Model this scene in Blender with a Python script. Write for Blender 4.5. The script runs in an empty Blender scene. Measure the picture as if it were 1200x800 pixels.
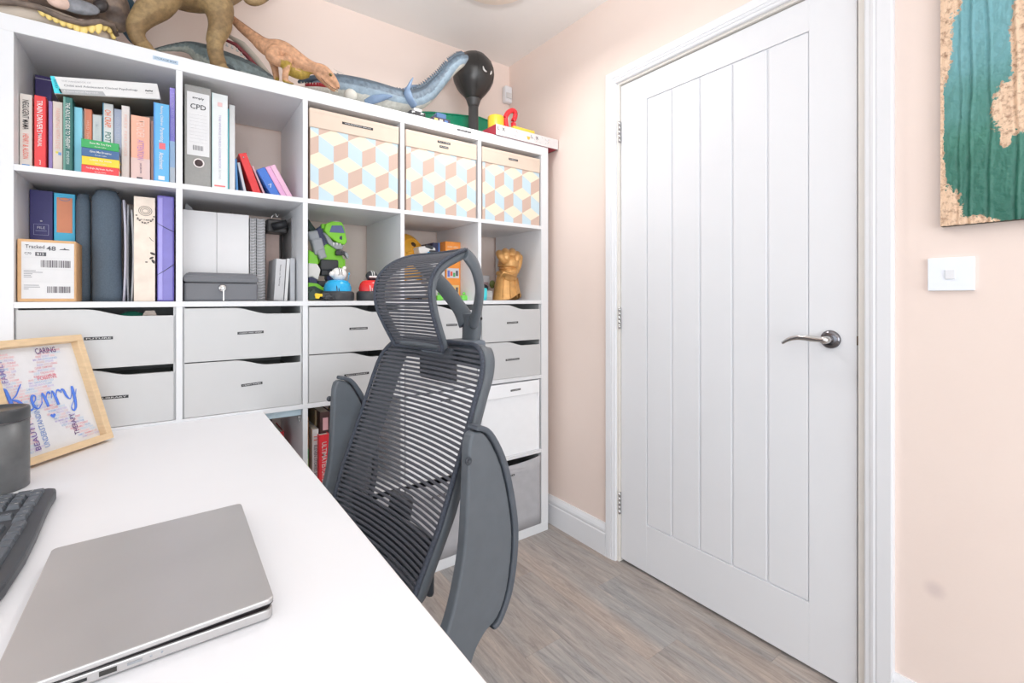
import bpy, bmesh, math, random
from mathutils import Vector, Matrix, Euler
random.seed(7)
scn = bpy.context.scene
C = scn.collection
PI = math.pi

# ------------------------------------------------------------------ camera
FPX, HOR, YAW = 549.86, 349.38, math.radians(36.141)
CAM = Vector((0.3606, -1.7057, 1.1027))
cd = bpy.data.cameras.new('camera')
cam = bpy.data.objects.new('camera', cd); C.objects.link(cam)
cd.sensor_fit = 'HORIZONTAL'; cd.sensor_width = 36.0
cd.lens = 36.0 * FPX / 1200.0
cd.shift_x = 0.0
cd.shift_y = -(400.0 - HOR) / 1200.0
cd.clip_start = 0.02
cam.location = CAM
cam.rotation_euler = (PI / 2, 0, -YAW)
scn.camera = cam

# ------------------------------------------------------------------ light
scn.view_settings.view_transform = 'Standard'
scn.view_settings.look = 'None'
scn.view_settings.gamma = 1.0
scn.view_settings.use_curve_mapping = False
scn.view_settings.exposure = 0.0
scn.cycles.max_bounces = 16; scn.cycles.diffuse_bounces = 12
w = bpy.data.worlds.new('sky'); scn.world = w; w.use_nodes = True
w.node_tree.nodes['Background'].inputs[0].default_value = (0.80, 0.90, 1.0, 1)
w.node_tree.nodes['Background'].inputs[1].default_value = 1.0

def area(name, loc, rot, sx, sy, power, col):
    l = bpy.data.lights.new(name, 'AREA'); l.shape = 'RECTANGLE'
    l.size = sx; l.size_y = sy; l.energy = power; l.color = col
    o = bpy.data.objects.new(name, l); C.objects.link(o)
    o.location = loc; o.rotation_euler = rot
    return o
# added fill lights standing in for daylight, at two assumed windows out of view
area('assumed_window_fill_side', (-1.985, -1.95, 1.20), (0, -PI / 2, 0), 1.75, 2.9, 22, (0.88, 0.95, 1.0))
area('assumed_window_fill_rear', (0.0, -4.585, 1.15), (PI / 2, 0, 0), 3.1, 1.85, 77, (0.92, 0.97, 1.0))
# assumed unseen flash, added for fill, tilted up and bounced off the ceiling ahead
fl = bpy.data.lights.new('assumed_bounce_flash', 'SPOT'); fl.energy = 108; fl.color = (0.97, 0.99, 1.0); fl.spot_size = math.radians(84); fl.spot_blend = 1.0; fl.shadow_soft_size = 0.05
fo = bpy.data.objects.new('assumed_bounce_flash', fl); C.objects.link(fo); fo.location = (0.33, -1.78, 1.20)
fo.rotation_euler = (Vector((0.80, -1.05, 2.385)) - fo.location).to_track_quat('-Z', 'Y').to_euler()

f2 = bpy.data.lights.new('rear_fill_spot', 'SPOT'); f2.energy = 135; f2.color = (0.97, 0.99, 1.0); f2.spot_size = math.radians(120); f2.spot_blend = 1.0; f2.shadow_soft_size = 0.05  # added unseen fill spot, lights the ceiling behind the camera to soften fronts
f2o = bpy.data.objects.new('rear_fill_spot', f2); C.objects.link(f2o); f2o.location = (0.1, -2.7, 1.0)
f2o.rotation_euler = (PI, 0, 0)

# ------------------------------------------------------------------ helpers
def lin(c):
    return tuple((x / 255 / 12.92) if x / 255 <= 0.04045 else ((x / 255 + 0.055) / 1.055) ** 2.4 for x in c)

def P(u, v, Y):
    """point of the photograph (1200x800) on the plane y = Y"""
    a = (u - 600.0) / FPX; b = (HOR - v) / FPX
    d = Vector((math.sin(YAW) + a * math.cos(YAW), math.cos(YAW) - a * math.sin(YAW), b))
    s = (Y - CAM.y) / d.y
    return CAM + d * s

MATS = {}
def mat(name, rgb, rough=0.5, metal=0.0, var=0.06, scale=25.0, bump=0.0, bscale=200.0, coat=0.0, trans=0.0, alpha=1.0, attr=False, stretch=None, spec=0.5):
    if name in MATS: return MATS[name]
    m = bpy.data.materials.new(name); m.use_nodes = True
    nt = m.node_tree; b = nt.nodes['Principled BSDF']
    L = lin(rgb)
    tc = nt.nodes.new('ShaderNodeTexCoord')
    src = tc.outputs['Object']
    if stretch:
        mp = nt.nodes.new('ShaderNodeMapping'); mp.inputs['Scale'].default_value = stretch
        nt.links.new(src, mp.inputs['Vector']); src = mp.outputs['Vector']
    n = nt.nodes.new('ShaderNodeTexNoise'); n.inputs['Scale'].default_value = scale; n.inputs['Detail'].default_value = 4
    nt.links.new(src, n.inputs['Vector'])
    if attr:
        at = nt.nodes.new('ShaderNodeAttribute'); at.attribute_name = 'Col'
        mr = nt.nodes.new('ShaderNodeMapRange'); mr.inputs['From Min'].default_value = 0.3; mr.inputs['From Max'].default_value = 0.7
        mr.inputs['To Min'].default_value = 1 - var; mr.inputs['To Max'].default_value = 1 + var
        nt.links.new(n.outputs['Fac'], mr.inputs['Value'])
        mx = nt.nodes.new('ShaderNodeVectorMath'); mx.operation = 'SCALE'
        nt.links.new(at.outputs['Color'], mx.inputs[0]); nt.links.new(mr.outputs['Result'], mx.inputs['Scale'])
        nt.links.new(mx.outputs['Vector'], b.inputs['Base Color'])
    else:
        r = nt.nodes.new('ShaderNodeValToRGB')
        r.color_ramp.elements[0].position = 0.3; r.color_ramp.elements[1].position = 0.7
        r.color_ramp.elements[0].color = (*[max(0, x * (1 - var)) for x in L], 1)
        r.color_ramp.elements[1].color = (*[min(1, x * (1 + var)) for x in L], 1)
        nt.links.new(n.outputs['Fac'], r.inputs['Fac']); nt.links.new(r.outputs['Color'], b.inputs['Base Color'])
    b.inputs['Roughness'].default_value = rough; b.inputs['Metallic'].default_value = metal
    b.inputs['Specular IOR Level'].default_value = spec
    if coat: b.inputs['Coat Weight'].default_value = coat
    if trans: b.inputs['Transmission Weight'].default_value = trans
    if alpha < 1: b.inputs['Alpha'].default_value = alpha
    if bump:
        n2 = nt.nodes.new('ShaderNodeTexNoise'); n2.inputs['Scale'].default_value = bscale; n2.inputs['Detail'].default_value = 3
        nt.links.new(src, n2.inputs['Vector'])
        bp = nt.nodes.new('ShaderNodeBump'); bp.inputs['Strength'].default_value = bump; bp.inputs['Distance'].default_value = 0.002
        nt.links.new(n2.outputs['Fac'], bp.inputs['Height']); nt.links.new(bp.outputs['Normal'], b.inputs['Normal'])
    MATS[name] = m
    return m

def flat(rgb, rough=0.55):
    k = 0.90 if min(rgb) > 205 else (.95 if max(rgb) > 235 else 1.0)
    rgb = tuple(int(c * k) for c in rgb)
    return mat('paint_%02x%02x%02x_%d' % (*rgb, int(rough * 100)), rgb, rough, var=0.03)

def chain(o):
    m = Matrix.Identity(4)
    while o is not None:
        m = Matrix.LocRotScale(o.location, o.rotation_euler, o.scale) @ m
        o = o.parent
    return m

def tag(o, label=None, cat=None, group=None, kind=None):
    if label: o['label'] = label
    if cat: o['category'] = cat
    if group: o['group'] = group
    if kind: o['kind'] = kind
    return o

def thing(name, loc, label, cat, group=None, rot=(0, 0, 0)):
    o = bpy.data.objects.new(name, None); C.objects.link(o)
    o.empty_display_size = 0.05
    o.location = loc; o.rotation_euler = rot
    return tag(o, label, cat, group)

def link_mesh(name, me, mats, parent=None, world=True):
    """me is in world space (world=True) or in the parent's space"""
    if not isinstance(mats, (list, tuple)): mats = [mats]
    if not me.materials:
        for m in mats: me.materials.append(m)
    o = bpy.data.objects.new(name, me); C.objects.link(o)
    if parent is not None:
        o.parent = parent
        if world: me.transform(chain(parent).inverted())
    elif me.vertices:
        xs = [v.co.x for v in me.vertices]; ys = [v.co.y for v in me.vertices]; zs = [v.co.z for v in me.vertices]
        c = Vector(((min(xs) + max(xs)) / 2, (min(ys) + max(ys)) / 2, min(zs)))
        me.transform(Matrix.Translation(-c)); o.location = c
    return o

class MB:
    def __init__(s): s.bm = bmesh.new(); s.mi = 0
    def _fin(s, verts):
        fs = set()
        for v in verts:
            for f in v.link_faces: fs.add(f)
        for f in fs: f.material_index = s.mi
        return verts
    def poly(s, pts):
        vs = [s.bm.verts.new(p) for p in pts]
        f = s.bm.faces.new(vs); f.material_index = s.mi
        return s
    def hexa(s, c):
        v = [s.bm.verts.new(p) for p in c]
        for idx in ((0, 3, 2, 1), (4, 5, 6, 7), (0, 1, 5, 4), (1, 2, 6, 5), (2, 3, 7, 6), (3, 0, 4, 7)):
            f = s.bm.faces.new([v[i] for i in idx]); f.material_index = s.mi
        return s
    def box(s, x0, x1, y0, y1, z0, z1, bev=0.0, seg=2, M=None):
        t = bmesh.new()
        vs = [t.verts.new(p) for p in ((x0, y0, z0), (x1, y0, z0), (x1, y1, z0), (x0, y1, z0), (x0, y0, z1), (x1, y0, z1), (x1, y1, z1), (x0, y1, z1))]
        for idx in ((0, 3, 2, 1), (4, 5, 6, 7), (0, 1, 5, 4), (1, 2, 6, 5), (2, 3, 7, 6), (3, 0, 4, 7)): t.faces.new([vs[i] for i in idx])
        if bev: bmesh.ops.bevel(t, geom=list(t.edges), offset=bev, segments=seg, affect='EDGES', profile=0.5)
        return s.merge(t, M)
    def merge(s, t, M=None):
        if M is not None: bmesh.ops.transform(t, matrix=M, verts=t.verts)
        mp = {v: s.bm.verts.new(v.co) for v in t.verts}
        for f in t.faces:
            try:
                g = s.bm.faces.new([mp[v] for v in f.verts]); g.material_index = s.mi; g.smooth = f.smooth
            except ValueError: pass
        t.free(); return s
    def prism(s, pts, d, M=None, bev=0.0, seg=2):
        """pts: list of (a,b) in the XZ plane, extruded along +Y by d"""
        t = bmesh.new()
        lo = [t.verts.new((a, 0, b)) for a, b in pts]; hi = [t.verts.new((a, d, b)) for a, b in pts]
        t.faces.new(lo); t.faces.new(hi[::-1])
        n = len(pts)
        for i in range(n): t.faces.new((lo[(i + 1) % n], lo[i], hi[i], hi[(i + 1) % n]))
        bmesh.ops.recalc_face_normals(t, faces=list(t.faces))
        if bev: bmesh.ops.bevel(t, geom=list(t.edges), offset=bev, segments=seg, affect='EDGES', profile=0.5)
        return s.merge(t, M)
    def lathe(s, prof, M=None, n=32):
        t = bmesh.new(); rings = []
        for r, z in prof:
            if r < 1e-6: rings.append([t.verts.new((0, 0, z))])
            else: rings.append([t.verts.new((r * math.cos(2 * PI * i / n), r * math.sin(2 * PI * i / n), z)) for i in range(n)])
        for a, b in zip(rings, rings[1:]):
            for i in range(n):
                j = (i + 1) % n
                if len(a) == 1 and len(b) == 1: continue
                if len(a) == 1: t.faces.new((a[0], b[j], b[i]))
                elif len(b) == 1: t.faces.new((a[i], a[j], b[0]))
                else: t.faces.new((a[i], a[j], b[j], b[i]))
        bmesh.ops.recalc_face_normals(t, faces=list(t.faces))
        for f in t.faces: f.smooth = True
        return s.merge(t, M)
    def tube(s, pts, rad, n=10, up=(0, 0, 1), caps=True, M=None, closed=False):
        """rad: float, list of floats or list of (ra, rb); ra along side, rb along up"""
        pts = [Vector(p) for p in pts]; k = len(pts)
        if not isinstance(rad, (list, tuple)): rad = [rad] * k
        t = bmesh.new(); rings = []
        for i, p in enumerate(pts):
            if closed: d = pts[(i + 1) % k] - pts[i - 1]
            else: d = pts[min(i + 1, k - 1)] - pts[max(i - 1, 0)]
            d.normalize()
            u = Vector(up); sd = d.cross(u)
            if sd.length < 1e-3: sd = d.cross(Vector((0, 1, 0)))
            sd.normalize(); uu = sd.cross(d).normalized()
            ra, rb = rad[i] if isinstance(rad[i], (list, tuple)) else (rad[i], rad[i])
            rings.append([t.verts.new(p + sd * ra * math.cos(2 * PI * j / n) + uu * rb * math.sin(2 * PI * j / n)) for j in range(n)])
        for i in range(k if closed else k - 1):
            a, b = rings[i], rings[(i + 1) % k]
            for j in range(n): t.faces.new((a[j], a[(j + 1) % n], b[(j + 1) % n], b[j]))
        if caps and not closed:
            t.faces.new(rings[0][::-1]); t.faces.new(rings[-1])
        bmesh.ops.recalc_face_normals(t, faces=list(t.faces))
        for f in t.faces: f.smooth = len(f.verts) == 4
        return s.merge(t, M)
    def ball(s, c, r, M=None, n=16):
        t = bmesh.new()
        bmesh.ops.create_uvsphere(t, u_segments=n, v_segments=max(6, n // 2), radius=1.0)
        if not isinstance(r, (list, tuple)): r = (r, r, r)
        bmesh.ops.transform(t, matrix=Matrix.Translation(c) @ (M or Matrix.Identity(4)) @ Matrix.Diagonal((*r, 1)), verts=t.verts)
        for f in t.faces: f.smooth = True
        return s.merge(t)
    def obj(s, name, mats, parent=None, world=True, smooth=None):
        me = bpy.data.meshes.new(name); s.bm.to_mesh(me); s.bm.free()
        if smooth is not None:
            for f in me.polygons: f.use_smooth = smooth
        return link_mesh(name, me, mats, parent, world)

def smooth_path(pts, n=6):
    """Catmull-Rom through tuples of any length"""
    pts = [tuple(p) for p in pts]; out = []
    for i in range(len(pts) - 1):
        p0 = pts[max(i - 1, 0)]; p1 = pts[i]; p2 = pts[i + 1]; p3 = pts[min(i + 2, len(pts) - 1)]
        for k in range(n):
            t = k / n
            out.append(tuple(0.5 * (2 * b + (c - a) * t + (2 * a - 5 * b + 4 * c - d) * t * t + (3 * b - a - 3 * c + d) * t ** 3) for a, b, c, d in zip(p0, p1, p2, p3)))
    out.append(pts[-1]); return out

def blob(name, strokes, voxel, mats, parent=None, smooth=4, colfn=None, extra=None, world=True, zmin=None):
    """one continuous surface grown around strokes [(points, radii)]"""
    mb = MB()
    for pts, rad in strokes:
        q = smooth_path([(*p, *(r if isinstance(r, (list, tuple)) else (r, r))) for p, r in zip(pts, rad)], 5)
        mb.tube([x[:3] for x in q], [(max(x[3], .001), max(x[4], .001)) for x in q], n=14)
        for e in (q[0], q[-1]):
            r = min(e[3], e[4]) * 0.98
            mb.ball(e[:3], max(r, .001), n=12)
    if extra: extra(mb)
    me = bpy.data.meshes.new(name); mb.bm.to_mesh(me); mb.bm.free()
    o = bpy.data.objects.new('tmp', me); C.objects.link(o)
    r = o.modifiers.new('r', 'REMESH'); r.mode = 'VOXEL'; r.voxel_size = voxel
    s = o.modifiers.new('s', 'SMOOTH'); s.factor = 0.5; s.iterations = smooth
    dg = bpy.context.evaluated_depsgraph_get()
    me2 = bpy.data.meshes.new_from_object(o.evaluated_get(dg))
    bpy.data.objects.remove(o); bpy.data.meshes.remove(me)
    me2.name = name
    for f in me2.polygons: f.use_smooth = True
    if zmin is not None:
        for v in me2.vertices: v.co.z = max(v.co.z, zmin)
    if colfn:
        ca = me2.color_attributes.new('Col', 'FLOAT_COLOR', 'POINT')
        for i, v in enumerate(me2.vertices):
            ca.data[i].color = (*lin(colfn(v.co, v.normal)), 1)
    me2.materials.clear()
    return link_mesh(name, me2, mats, parent, world)

def text(s, w, h, m, parent, org, right, up, name='lettering', off=0.0006, align='CENTER', bold=0.0):
    """flat print: lettering fitted in w x h, centred on org (world)"""
    cu = bpy.data.curves.new('t', 'FONT'); cu.body = s; cu.align_x = 'CENTER'; cu.align_y = 'CENTER'; cu.resolution_u = 2
    cu.offset = bold or .008
    o = bpy.data.objects.new('t', cu)
    me = bpy.data.meshes.new_from_object(o)
    bpy.data.objects.remove(o); bpy.data.curves.remove(cu)
    if not me.vertices: return None
    xs = [v.co.x for v in me.vertices]; ys = [v.co.y for v in me.vertices]
    sx = w / max(max(xs) - min(xs), 1e-6); sy = h / max(max(ys) - min(ys), 1e-6)
    cx = (max(xs) + min(xs)) / 2; cy = (max(ys) + min(ys)) / 2
    R = Vector(right).normalized(); U = Vector(up).normalized(); N = R.cross(U)
    M = Matrix(((R.x, U.x, N.x, 0), (R.y, U.y, N.y, 0), (R.z, U.z, N.z, 0), (0, 0, 0, 1)))
    M = Matrix.Translation(Vector(org) + N * off) @ M @ Matrix.Diagonal((sx, sy, 1, 1)) @ Matrix.Translation((-cx, -cy, 0))
    me.transform(M)
    me.materials.clear()
    return link_mesh(name, me, m, parent)

FX = dict(right=(1, 0, 0), up=(0, 0, 1))          # print on a front that faces the room (-y)
SP = dict(right=(0, 0, -1), up=(1, 0, 0))         # print running down a spine

def struct(o): o['kind'] = 'structure'; return o

# ------------------------------------------------------------------ materials
M_white = mat('white_melamine', (221, 223, 226), 0.42, var=0.012, scale=6)
M_drawer = mat('grey_white_drawer', (196, 197, 198), 0.45, var=0.012, scale=6)
M_paint = mat('white_satin_paint', (229, 231, 235), 0.35, var=0.008, scale=4)
M_ceil = mat('ceiling_paint', (240, 238, 236), 0.9, var=0.01, scale=3)
M_trimw = M_paint
M_black = mat('black_plastic', (34, 35, 38), 0.45, var=0.1)
M_ink = flat((45, 46, 52), 0.6)
M_tape = mat('label_tape', (38, 38, 42), 0.4, var=0.05)
M_tapew = flat((225, 225, 225), 0.5)
M_page = mat('paper_pages', (236, 230, 216), 0.8, var=0.05, scale=300)
M_chrome = mat('chrome', (205, 203, 202), 0.12, 1.0, var=0.02)
M_darkchrome = mat('dark_chrome', (120, 118, 122), 0.18, 1.0, var=0.02)
M_kraft = mat('kraft_card', (213, 172, 128), 0.8, var=0.06, scale=60)

def wall_mat(name, smudge=None):
    m = bpy.data.materials.new(name); m.use_nodes = True; nt = m.node_tree; b = nt.nodes['Principled BSDF']
    tc = nt.nodes.new('ShaderNodeTexCoord'); geo = nt.nodes.new('ShaderNodeNewGeometry')
    n = nt.nodes.new('ShaderNodeTexNoise'); n.inputs['Scale'].default_value = 2.5; n.inputs['Detail'].default_value = 5
    nt.links.new(geo.outputs['Position'], n.inputs['Vector'])
    r = nt.nodes.new('ShaderNodeValToRGB'); r.color_ramp.elements[0].position = 0.3; r.color_ramp.elements[1].position = 0.7
    r.color_ramp.elements[0].color = (*lin((235, 218, 209)), 1); r.color_ramp.elements[1].color = (*lin((238, 222, 213)), 1)
    nt.links.new(n.outputs['Fac'], r.inputs['Fac']); col = r.outputs['Color']
    if smudge:
        vm = nt.nodes.new('ShaderNodeVectorMath'); vm.operation = 'DISTANCE'; vm.inputs[1].default_value = smudge
        nt.links.new(geo.outputs['Position'], vm.inputs[0])
        mr = nt.nodes.new('ShaderNodeMapRange'); mr.interpolation_type = 'SMOOTHSTEP'
        mr.inputs['From Min'].default_value = 0.004; mr.inputs['From Max'].default_value = 0.03; mr.inputs['To Min'].default_value = 0.55; mr.inputs['To Max'].default_value = 0
        nt.links.new(vm.outputs['Value'], mr.inputs['Value'])
        mx = nt.nodes.new('ShaderNodeMix'); mx.data_type = 'RGBA'; mx.inputs['B'].default_value = (*lin((205, 188, 186)), 1)
        nt.links.new(mr.outputs['Result'], mx.inputs['Factor']); nt.links.new(col, mx.inputs['A']); col = mx.outputs['Result']
    nt.links.new(col, b.inputs['Base Color']); b.inputs['Roughness'].default_value = 0.85
    n2 = nt.nodes.new('ShaderNodeTexNoise'); n2.inputs['Scale'].default_value = 140
    nt.links.new(geo.outputs['Position'], n2.inputs['Vector'])
    bp = nt.nodes.new('ShaderNodeBump'); bp.inputs['Strength'].default_value = 0.08; bp.inputs['Distance'].default_value = 0.002
    nt.links.new(n2.outputs['Fac'], bp.inputs['Height']); nt.links.new(bp.outputs['Normal'], b.inputs['Normal'])
    return m
M_wall = wall_mat('pink_wall_paint')
M_wall_r = wall_mat('pink_wall_paint_marked', (1.883, -1.386, 0.385))

# ------------------------------------------------------------------ room shell
XL, XR, YB, YF, ZC = -2.0, 1.883, 0.405, -4.6, 2.385
struct(MB().box(XL - .1, XR + .1, YB, YB + .1, 0, ZC).obj('wall_back', M_wall))
DY0, DY1, DZ = -0.352, -1.268, 2.03       # door opening in the wall
mb = MB()
mb.box(XR, XR + .12, DY0, YB, 0, ZC).box(XR, XR + .12, YF, DY1, 0, ZC).box(XR, XR + .12, DY1, DY0, DZ, ZC)
struct(mb.obj('wall_right', M_wall_r))
mb = MB()   # left wall and rear wall, each with a large, assumed window opening
SY0, SY1, SZ0, SZ1 = -3.45, -.45, .28, 2.12
mb.box(XL - .1, XL, YF, SY0, 0, ZC).box(XL - .1, XL, SY1, YB, 0, ZC).box(XL - .1, XL, SY0, SY1, 0, SZ0).box(XL - .1, XL, SY0, SY1, SZ1, ZC)
struct(mb.obj('wall_left', M_wall))
RX0, RX1, RZ0_, RZ1_ = -1.6, 1.6, .18, 2.12
mb = MB()
mb.box(XL - .1, RX0, YF - .1, YF, 0, ZC).box(RX1, XR + .1, YF - .1, YF, 0, ZC).box(RX0, RX1, YF - .1, YF, 0, RZ0_).box(RX0, RX1, YF - .1, YF, RZ1_, ZC)
struct(mb.obj('wall_front', M_wall))
struct(MB().box(XL - .1, XR + .12, YF - .1, YB + .1, ZC, ZC + .08).obj('ceiling', M_ceil))
M_glass = mat('assumed_window_glass', (235, 242, 248), 0.02, trans=1.0, var=0.0)
def assumed_window(name, a0, a1, z0, z1, n, at):  # assumed window out of view, added around a fill light
    """frame, mullions and panes; at(a, d, z) maps along-wall, depth and height to the room"""
    def bx(mb, p, q, zz0, zz1, d0, d1):
        c0, c1 = at(p, d0), at(q, d1)
        return mb.box(min(c0[0], c1[0]), max(c0[0], c1[0]), min(c0[1], c1[1]), max(c0[1], c1[1]), zz0, zz1)
    mb = MB(); f = .05; st = (a1 - a0 - f) / n
    for k in range(n + 1): bx(mb, a0 + k * st, a0 + k * st + f, z0, z1, .03, .08)
    bx(mb, a0, a1, z0, z0 + f, .03, .08); bx(mb, a0, a1, z1 - f, z1, .03, .08)
    o = struct(mb.obj(name, M_paint))
    for k in range(n): bx(MBX := MB(), a0 + k * st + f, a0 + (k + 1) * st, z0 + f, z1 - f, .052, .058); MBX.obj('pane', M_glass, o)
assumed_window('assumed_window_1', SY0, SY1, SZ0, SZ1, 3, lambda a, d: (XL - d, a))
assumed_window('assumed_window_2', RX0, RX1, RZ0_, RZ1_, 3, lambda a, d: (a, YF - d))

# floor: grey wood planks running along y
def plank_mat():
    m = bpy.data.materials.new('grey_wood_plank'); m.use_nodes = True; nt = m.node_tree; b = nt.nodes['Principled BSDF']
    L = nt.links; N = nt.nodes.new
    oi = N('ShaderNodeObjectInfo'); tc = N('ShaderNodeTexCoord')
    off = N('ShaderNodeVectorMath'); off.operation = 'MULTIPLY_ADD'
    cv = N('ShaderNodeCombineXYZ'); L.new(oi.outputs['Random'], cv.inputs[0]); L.new(oi.outputs['Random'], cv.inputs[1])
    L.new(cv.outputs[0], off.inputs[0]); off.inputs[1].default_value = (31.7, 57.3, 0); L.new(tc.outputs['Object'], off.inputs[2])
    mp = N('ShaderNodeMapping'); mp.inputs['Scale'].default_value = (1, 0.10, 1); L.new(off.outputs[0], mp.inputs['Vector'])
    wv = N('ShaderNodeTexNoise'); wv.inputs['Scale'].default_value = 46; wv.inputs['Detail'].default_value = 12; wv.inputs['Roughness'].default_value = 0.78; wv.inputs['Distortion'].default_value = 1.1
    L.new(mp.outputs[0], wv.inputs['Vector'])
    r = N('ShaderNodeValToRGB'); e = r.color_ramp.elements
    e[0].position = 0.28; e[0].color = (*lin((132, 126, 124)), 1); e[1].position = 0.74; e[1].color = (*lin((214, 206, 199)), 1)
    x = r.color_ramp.elements.new(0.48); x.color = (*lin((178, 171, 166)), 1)
    L.new(wv.outputs['Fac'], r.inputs['Fac'])
    # bluish and brownish drifts
    big = N('ShaderNodeTexNoise'); big.inputs['Scale'].default_value = 7; big.inputs['Detail'].default_value = 3; L.new(mp.outputs[0], big.inputs['Vector'])
    r2 = N('ShaderNodeValToRGB'); e = r2.color_ramp.elements
    e[0].position = 0.35; e[0].color = (*lin((150, 158, 164)), 1); e[1].position = 0.65; e[1].color = (*lin((173, 160, 150)), 1)
    L.new(big.outputs['Fac'], r2.inputs['Fac'])
    mx = N('ShaderNodeMix'); mx.data_type = 'RGBA'; mx.blend_type = 'OVERLAY'; mx.inputs['Factor'].default_value = 0.6
    L.new(r.outputs['Color'], mx.inputs['A']); L.new(r2.outputs['Color'], mx.inputs['B'])
    mr = N('ShaderNodeMapRange'); mr.inputs['To Min'].default_value = 0.90; mr.inputs['To Max'].default_value = 1.04; L.new(oi.outputs['Random'], mr.inputs['Value'])
    sc = N('ShaderNodeVectorMath'); sc.operation = 'SCALE'; L.new(mx.outputs['Result'], sc.inputs[0]); L.new(mr.outputs['Result'], sc.inputs['Scale'])
    L.new(sc.outputs[0], b.inputs['Base Color']); b.inputs['Roughness'].default_value = 0.48
    bp = N('ShaderNodeBump'); bp.inputs['Strength'].default_value = 0.15; bp.inputs['Distance'].default_value = 0.001
    L.new(wv.outputs['Fac'], bp.inputs['Height']); L.new(bp.outputs['Normal'], b.inputs['Normal'])
    return m
M_plank = plank_mat()
floor = struct(MB().box(XL - .1, XR + .12, YF - .1, YB + .1, -.05, -.006).obj('floor', mat('floor_screed', (70, 66, 64), 0.9)))
fl_M = chain(floor).inverted()
pw, pl = 0.148, 0.92
pm = MB().box(.0001, pw - .0001, .0001, pl - .0001, -.0065, 0, bev=.0004, seg=1)
pme = bpy.data.meshes.new('plank'); pm.bm.to_mesh(pme); pm.bm.free(); pme.materials.append(M_plank)
nx = int((XR + .1 - XL) / pw) + 1
for i in range(nx):
    x = XR + .1 - (i + 1) * pw
    y = YF - 0.1 - ((i * 0.377) % 1.0) * pl
    while y < YB:
        o = bpy.data.objects.new('plank', pme); C.objects.link(o); o.parent = floor
        o.location = fl_M @ Vector((x, y, 0)); y += pl

# skirting boards: moulded profile (thickness, height)
SK = [(0, 0), (.018, 0), (.018, .092), (.0155, .097), (.0155, .100), (.017, .104), (.0165, .112), (.013, .121), (.008, .129), (.006, .134), (0, .134)]
def skirt(name, p0, p1, nrm):
    p0 = Vector(p0); p1 = Vector(p1); n = Vector(nrm); mb = MB()
    t = bmesh.new()
    A = [t.verts.new(p0 + n * a + Vector((0, 0, b))) for a, b in SK]; B = [t.verts.new(p1 + n * a + Vector((0, 0, b))) for a, b in SK]
    t.faces.new(A); t.faces.new(B[::-1])
    for i in range(len(SK)): j = (i + 1) % len(SK); t.faces.new((A[j], A[i], B[i], B[j]))
    bmesh.ops.recalc_face_normals(t, faces=list(t.faces)); mb.merge(t)
    return struct(mb.obj(name, M_paint))
skirt('baseboard_right', (XR, YB, 0), (XR, -.3205, 0), (-1, 0, 0))
skirt('baseboard_rear_right', (XR, -1.3085, 0), (XR, YF + .018, 0), (-1, 0, 0))
skirt('baseboard_back', (XL, YB, 0), (XR - .018, YB, 0), (0, -1, 0))
skirt('baseboard_left', (XL, YB - .018, 0), (XL, YF + .018, 0), (1, 0, 0))
skirt('baseboard_front', (XL, YF, 0), (XR, YF, 0), (0, 1, 0))

# architrave round the door: profile across its width (0 = door side), projection from the wall
ARW = .062
def archi(name, path_in, path_out):
    """mitred moulding between inner and outer polylines in the yz plane"""
    prof = [(0.0, 0.0), (0.0, .010), (.06, .0125), (.20, .0125), (.23, .0150), (.34, .0165), (.42, .0135), (.46, .0165), (.93, .0180), (.985, .016), (1.0, .012), (1.0, 0.0)]
    t = bmesh.new(); rows = []
    for (yi, zi), (yo, zo) in zip(path_in, path_out):
        rows.append([t.verts.new((XR - d, yi + (yo - yi) * s, zi + (zo - zi) * s)) for s, d in prof])
    for a, b in zip(rows, rows[1:]):
        for i in range(len(prof) - 1): t.faces.new((a[i], a[i + 1], b[i + 1], b[i]))
    t.faces.new(rows[0]); t.faces.new(rows[-1][::-1])
    bmesh.ops.recalc_face_normals(t, faces=list(t.faces))
    return struct(MB().merge(t).obj(name, M_paint))
iy0, iy1, iz = -.371, -1.2445, 2.004
oy0, oy1, oz = -.3205, -1.3085, 2.0565
archi('trim_1', [(iy0, 0), (iy0, iz)], [(oy0, 0), (oy0, oz)])
archi('trim_2', [(iy0, iz), (iy1, iz)], [(oy0, oz), (oy1, oz)])
archi('trim_3', [(iy1, iz), (iy1, 0)], [(oy1, oz), (oy1, 0)])
# jamb lining and stop
DX = 1.893
mb = MB()
mb.box(XR, XR + .12, -.3825, DY0, 0, DZ).box(XR, XR + .12, DY1, -1.2275, 0, DZ).box(XR, XR + .12, -1.2275, -.3825, 1.9955, DZ)
mb.box(DX + .046, DX + .06, -1.2275, -1.205, 0, 1.9955).box(DX + .046, DX + .06, -.402, -.3825, 0, 1.9955).box(DX + .046, DX + .06, -1.2275, -.3825, 1.975, 1.9955)
struct(mb.obj('trim_4', mat('jamb_paint', (226, 222, 216), 0.5, var=0.01)))

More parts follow.
